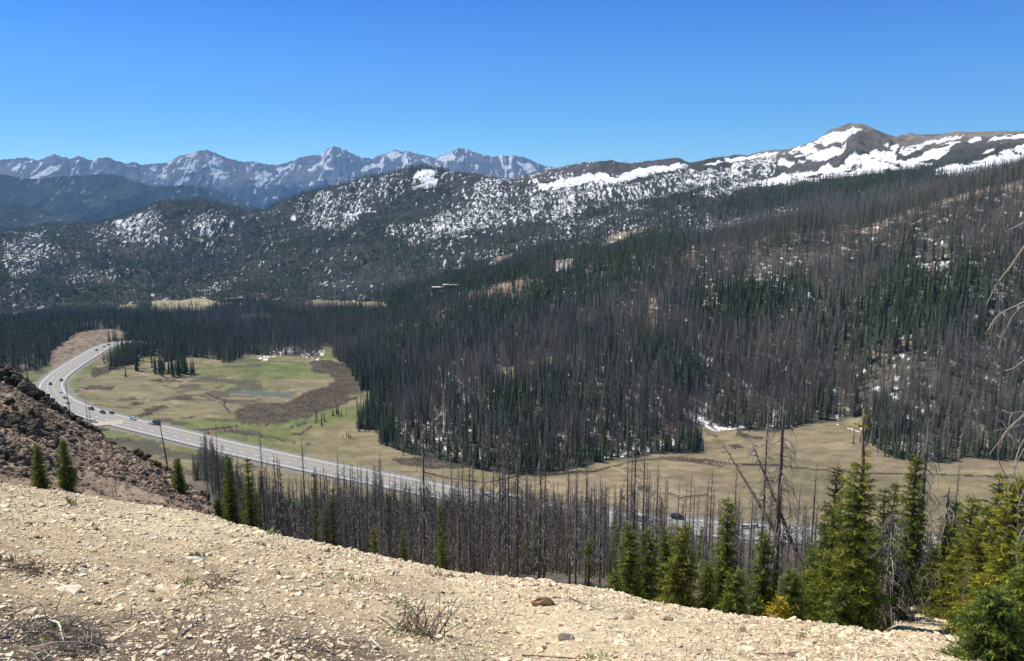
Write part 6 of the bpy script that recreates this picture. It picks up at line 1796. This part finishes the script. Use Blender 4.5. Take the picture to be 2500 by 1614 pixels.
def sprig(u, v, n, h, w, label, seed, col=(.13, .20, .05), name='green_plant', cat='plant'):
    r = np.random.default_rng(seed); o = ground(u, v); g = Geo()
    for i in range(n):
        b = np.array([r.normal(0, w), r.normal(0, w), 0.0]); b[2] = gz(o[0] + b[0], o[1] + b[1]) - o[2]
        a = r.uniform(0, 6.28); l = h * r.uniform(.5, 1.1); d = np.array([math.cos(a) * .35, math.sin(a) * .35, 1.0]) * l; s_ = np.array([-math.sin(a), math.cos(a), 0]) * l * .13
        bend = np.array([math.cos(a), math.sin(a), -.3]) * l * .25
        g.add(np.array([b - s_ * .3, b + s_ * .3, b + d * .5 + s_, b + d * .5 - s_, b + d + bend]), np.array([(0, 1, 2), (0, 2, 3), (3, 2, 4)]), np.array(col) * r.uniform(.6, 1.5))
    ob = g.build(name, m_needle); ob.location = o; tag(ob, label, cat)
sprig(138, 1545, 16, .10, .022, 'bright green leafy sprig in the middle of the twig heap', 1, (.16, .26, .05))
sprig(114, 1572, 8, .09, .012, 'yellow-green sprig at the lower left of the twig heap', 2, (.28, .32, .04))
sprig(152, 1585, 10, .08, .014, 'small green sprig at the bottom of the twig heap', 3, (.14, .24, .06))
sprig(1445, 1606, 70, .05, .09, 'low bright green cushion plant at the bottom edge, right of centre', 4, (.14, .24, .04))
sprig(485, 1362, 26, .09, .05, 'small grey-green tuft beside the whitish stone at left centre', 5, (.20, .20, .10))
sprig(455, 1425, 24, .07, .04, 'tiny yellow-green tuft left of the scattered twigs', 6, (.22, .24, .08))
sprig(178, 1232, 26, .14, .06, 'green tuft on the gravel crest near the left spruces', 7, (.18, .20, .08))
sprig(15, 1372, 40, .09, .10, 'olive tuft at the left border', 8, (.16, .17, .08))
sprig(1000, 1366, 34, .12, .10, 'yellow-green tuft on the gravel crest left of the arching snag', 9, (.30, .32, .08))
sprig(1042, 1373, 34, .12, .10, 'yellow-green tuft on the gravel crest right of the arching snag', 10, (.26, .30, .08))
sprig(665, 1308, 22, .14, .08, 'small bright tuft on the gravel crest at the stand\'s left end', 11, (.26, .30, .07))
sprig(860, 1418, 40, .07, .16, 'dry olive tufts left of centre on the gravel', 12, (.17, .16, .08))
sprig(1075, 1405, 40, .07, .16, 'dry olive tufts under the arching snag', 13, (.19, .17, .09))
def tufts():
    r = np.random.default_rng(97); g = Geo()
    for i in range(420):
        u = r.uniform(0, 2100); v = np.interp(u, [p[0] for p in KE], [p[1] for p in KE]) + abs(r.normal(0, 70)) + 3
        if v > 1620: continue
        o = onsurf(u, v)
        for k in range(7):
            a = r.uniform(0, 6.28); l = r.uniform(.02, .07); b = o + r.normal(0, .03, 3) * [1, 1, 0]; d = np.array([math.cos(a) * .7, math.sin(a) * .7, .8]) * l; s_ = np.array([-math.sin(a), math.cos(a), 0]) * .004
            c = [(.20, .19, .09), (.26, .20, .12), (.14, .11, .08)][r.integers(0, 3)]
            g.add(np.array([b - s_, b + s_, b + d]), np.array([(0, 1, 2)]), np.array(c) * r.uniform(.7, 1.3))
    tag(g.build('dry_tufts', m_needle), 'sparse dry grass and dead stems between the stones', 'grass', kind='stuff')
def onsurf(u, v):
    az, t = azt(u, v); az = float(az); t = float(t); lo, hi = 3.0, 26.0
    rr = np.linspace(lo, hi, 120); z = hfield(rr * math.sin(az), rr * math.cos(az)); k = int(np.argmax(rr * t <= z)); R = rr[k]
    return np.array([R * math.sin(az), R * math.cos(az), z[k]])
tufts()

# look-alikes in one spot are told apart by their order from the left
bpy.context.view_layer.update()
byl = {}
for o in C.objects:
    if o.parent is None and o.get('group') and o.get('label'): byl.setdefault(o['label'], []).append(o)
for lb, os_ in byl.items():
    if len(os_) < 2: continue
    os_.sort(key=lambda o: float(pix(o.location.x, o.location.y, o.location.z)[0]))
    for n_, o in enumerate(os_):
        o['label'] = lb + (', leftmost' if n_ == 0 else ', rightmost' if n_ == len(os_) - 1 else ', %s from left' % ordinal(n_ + 1))
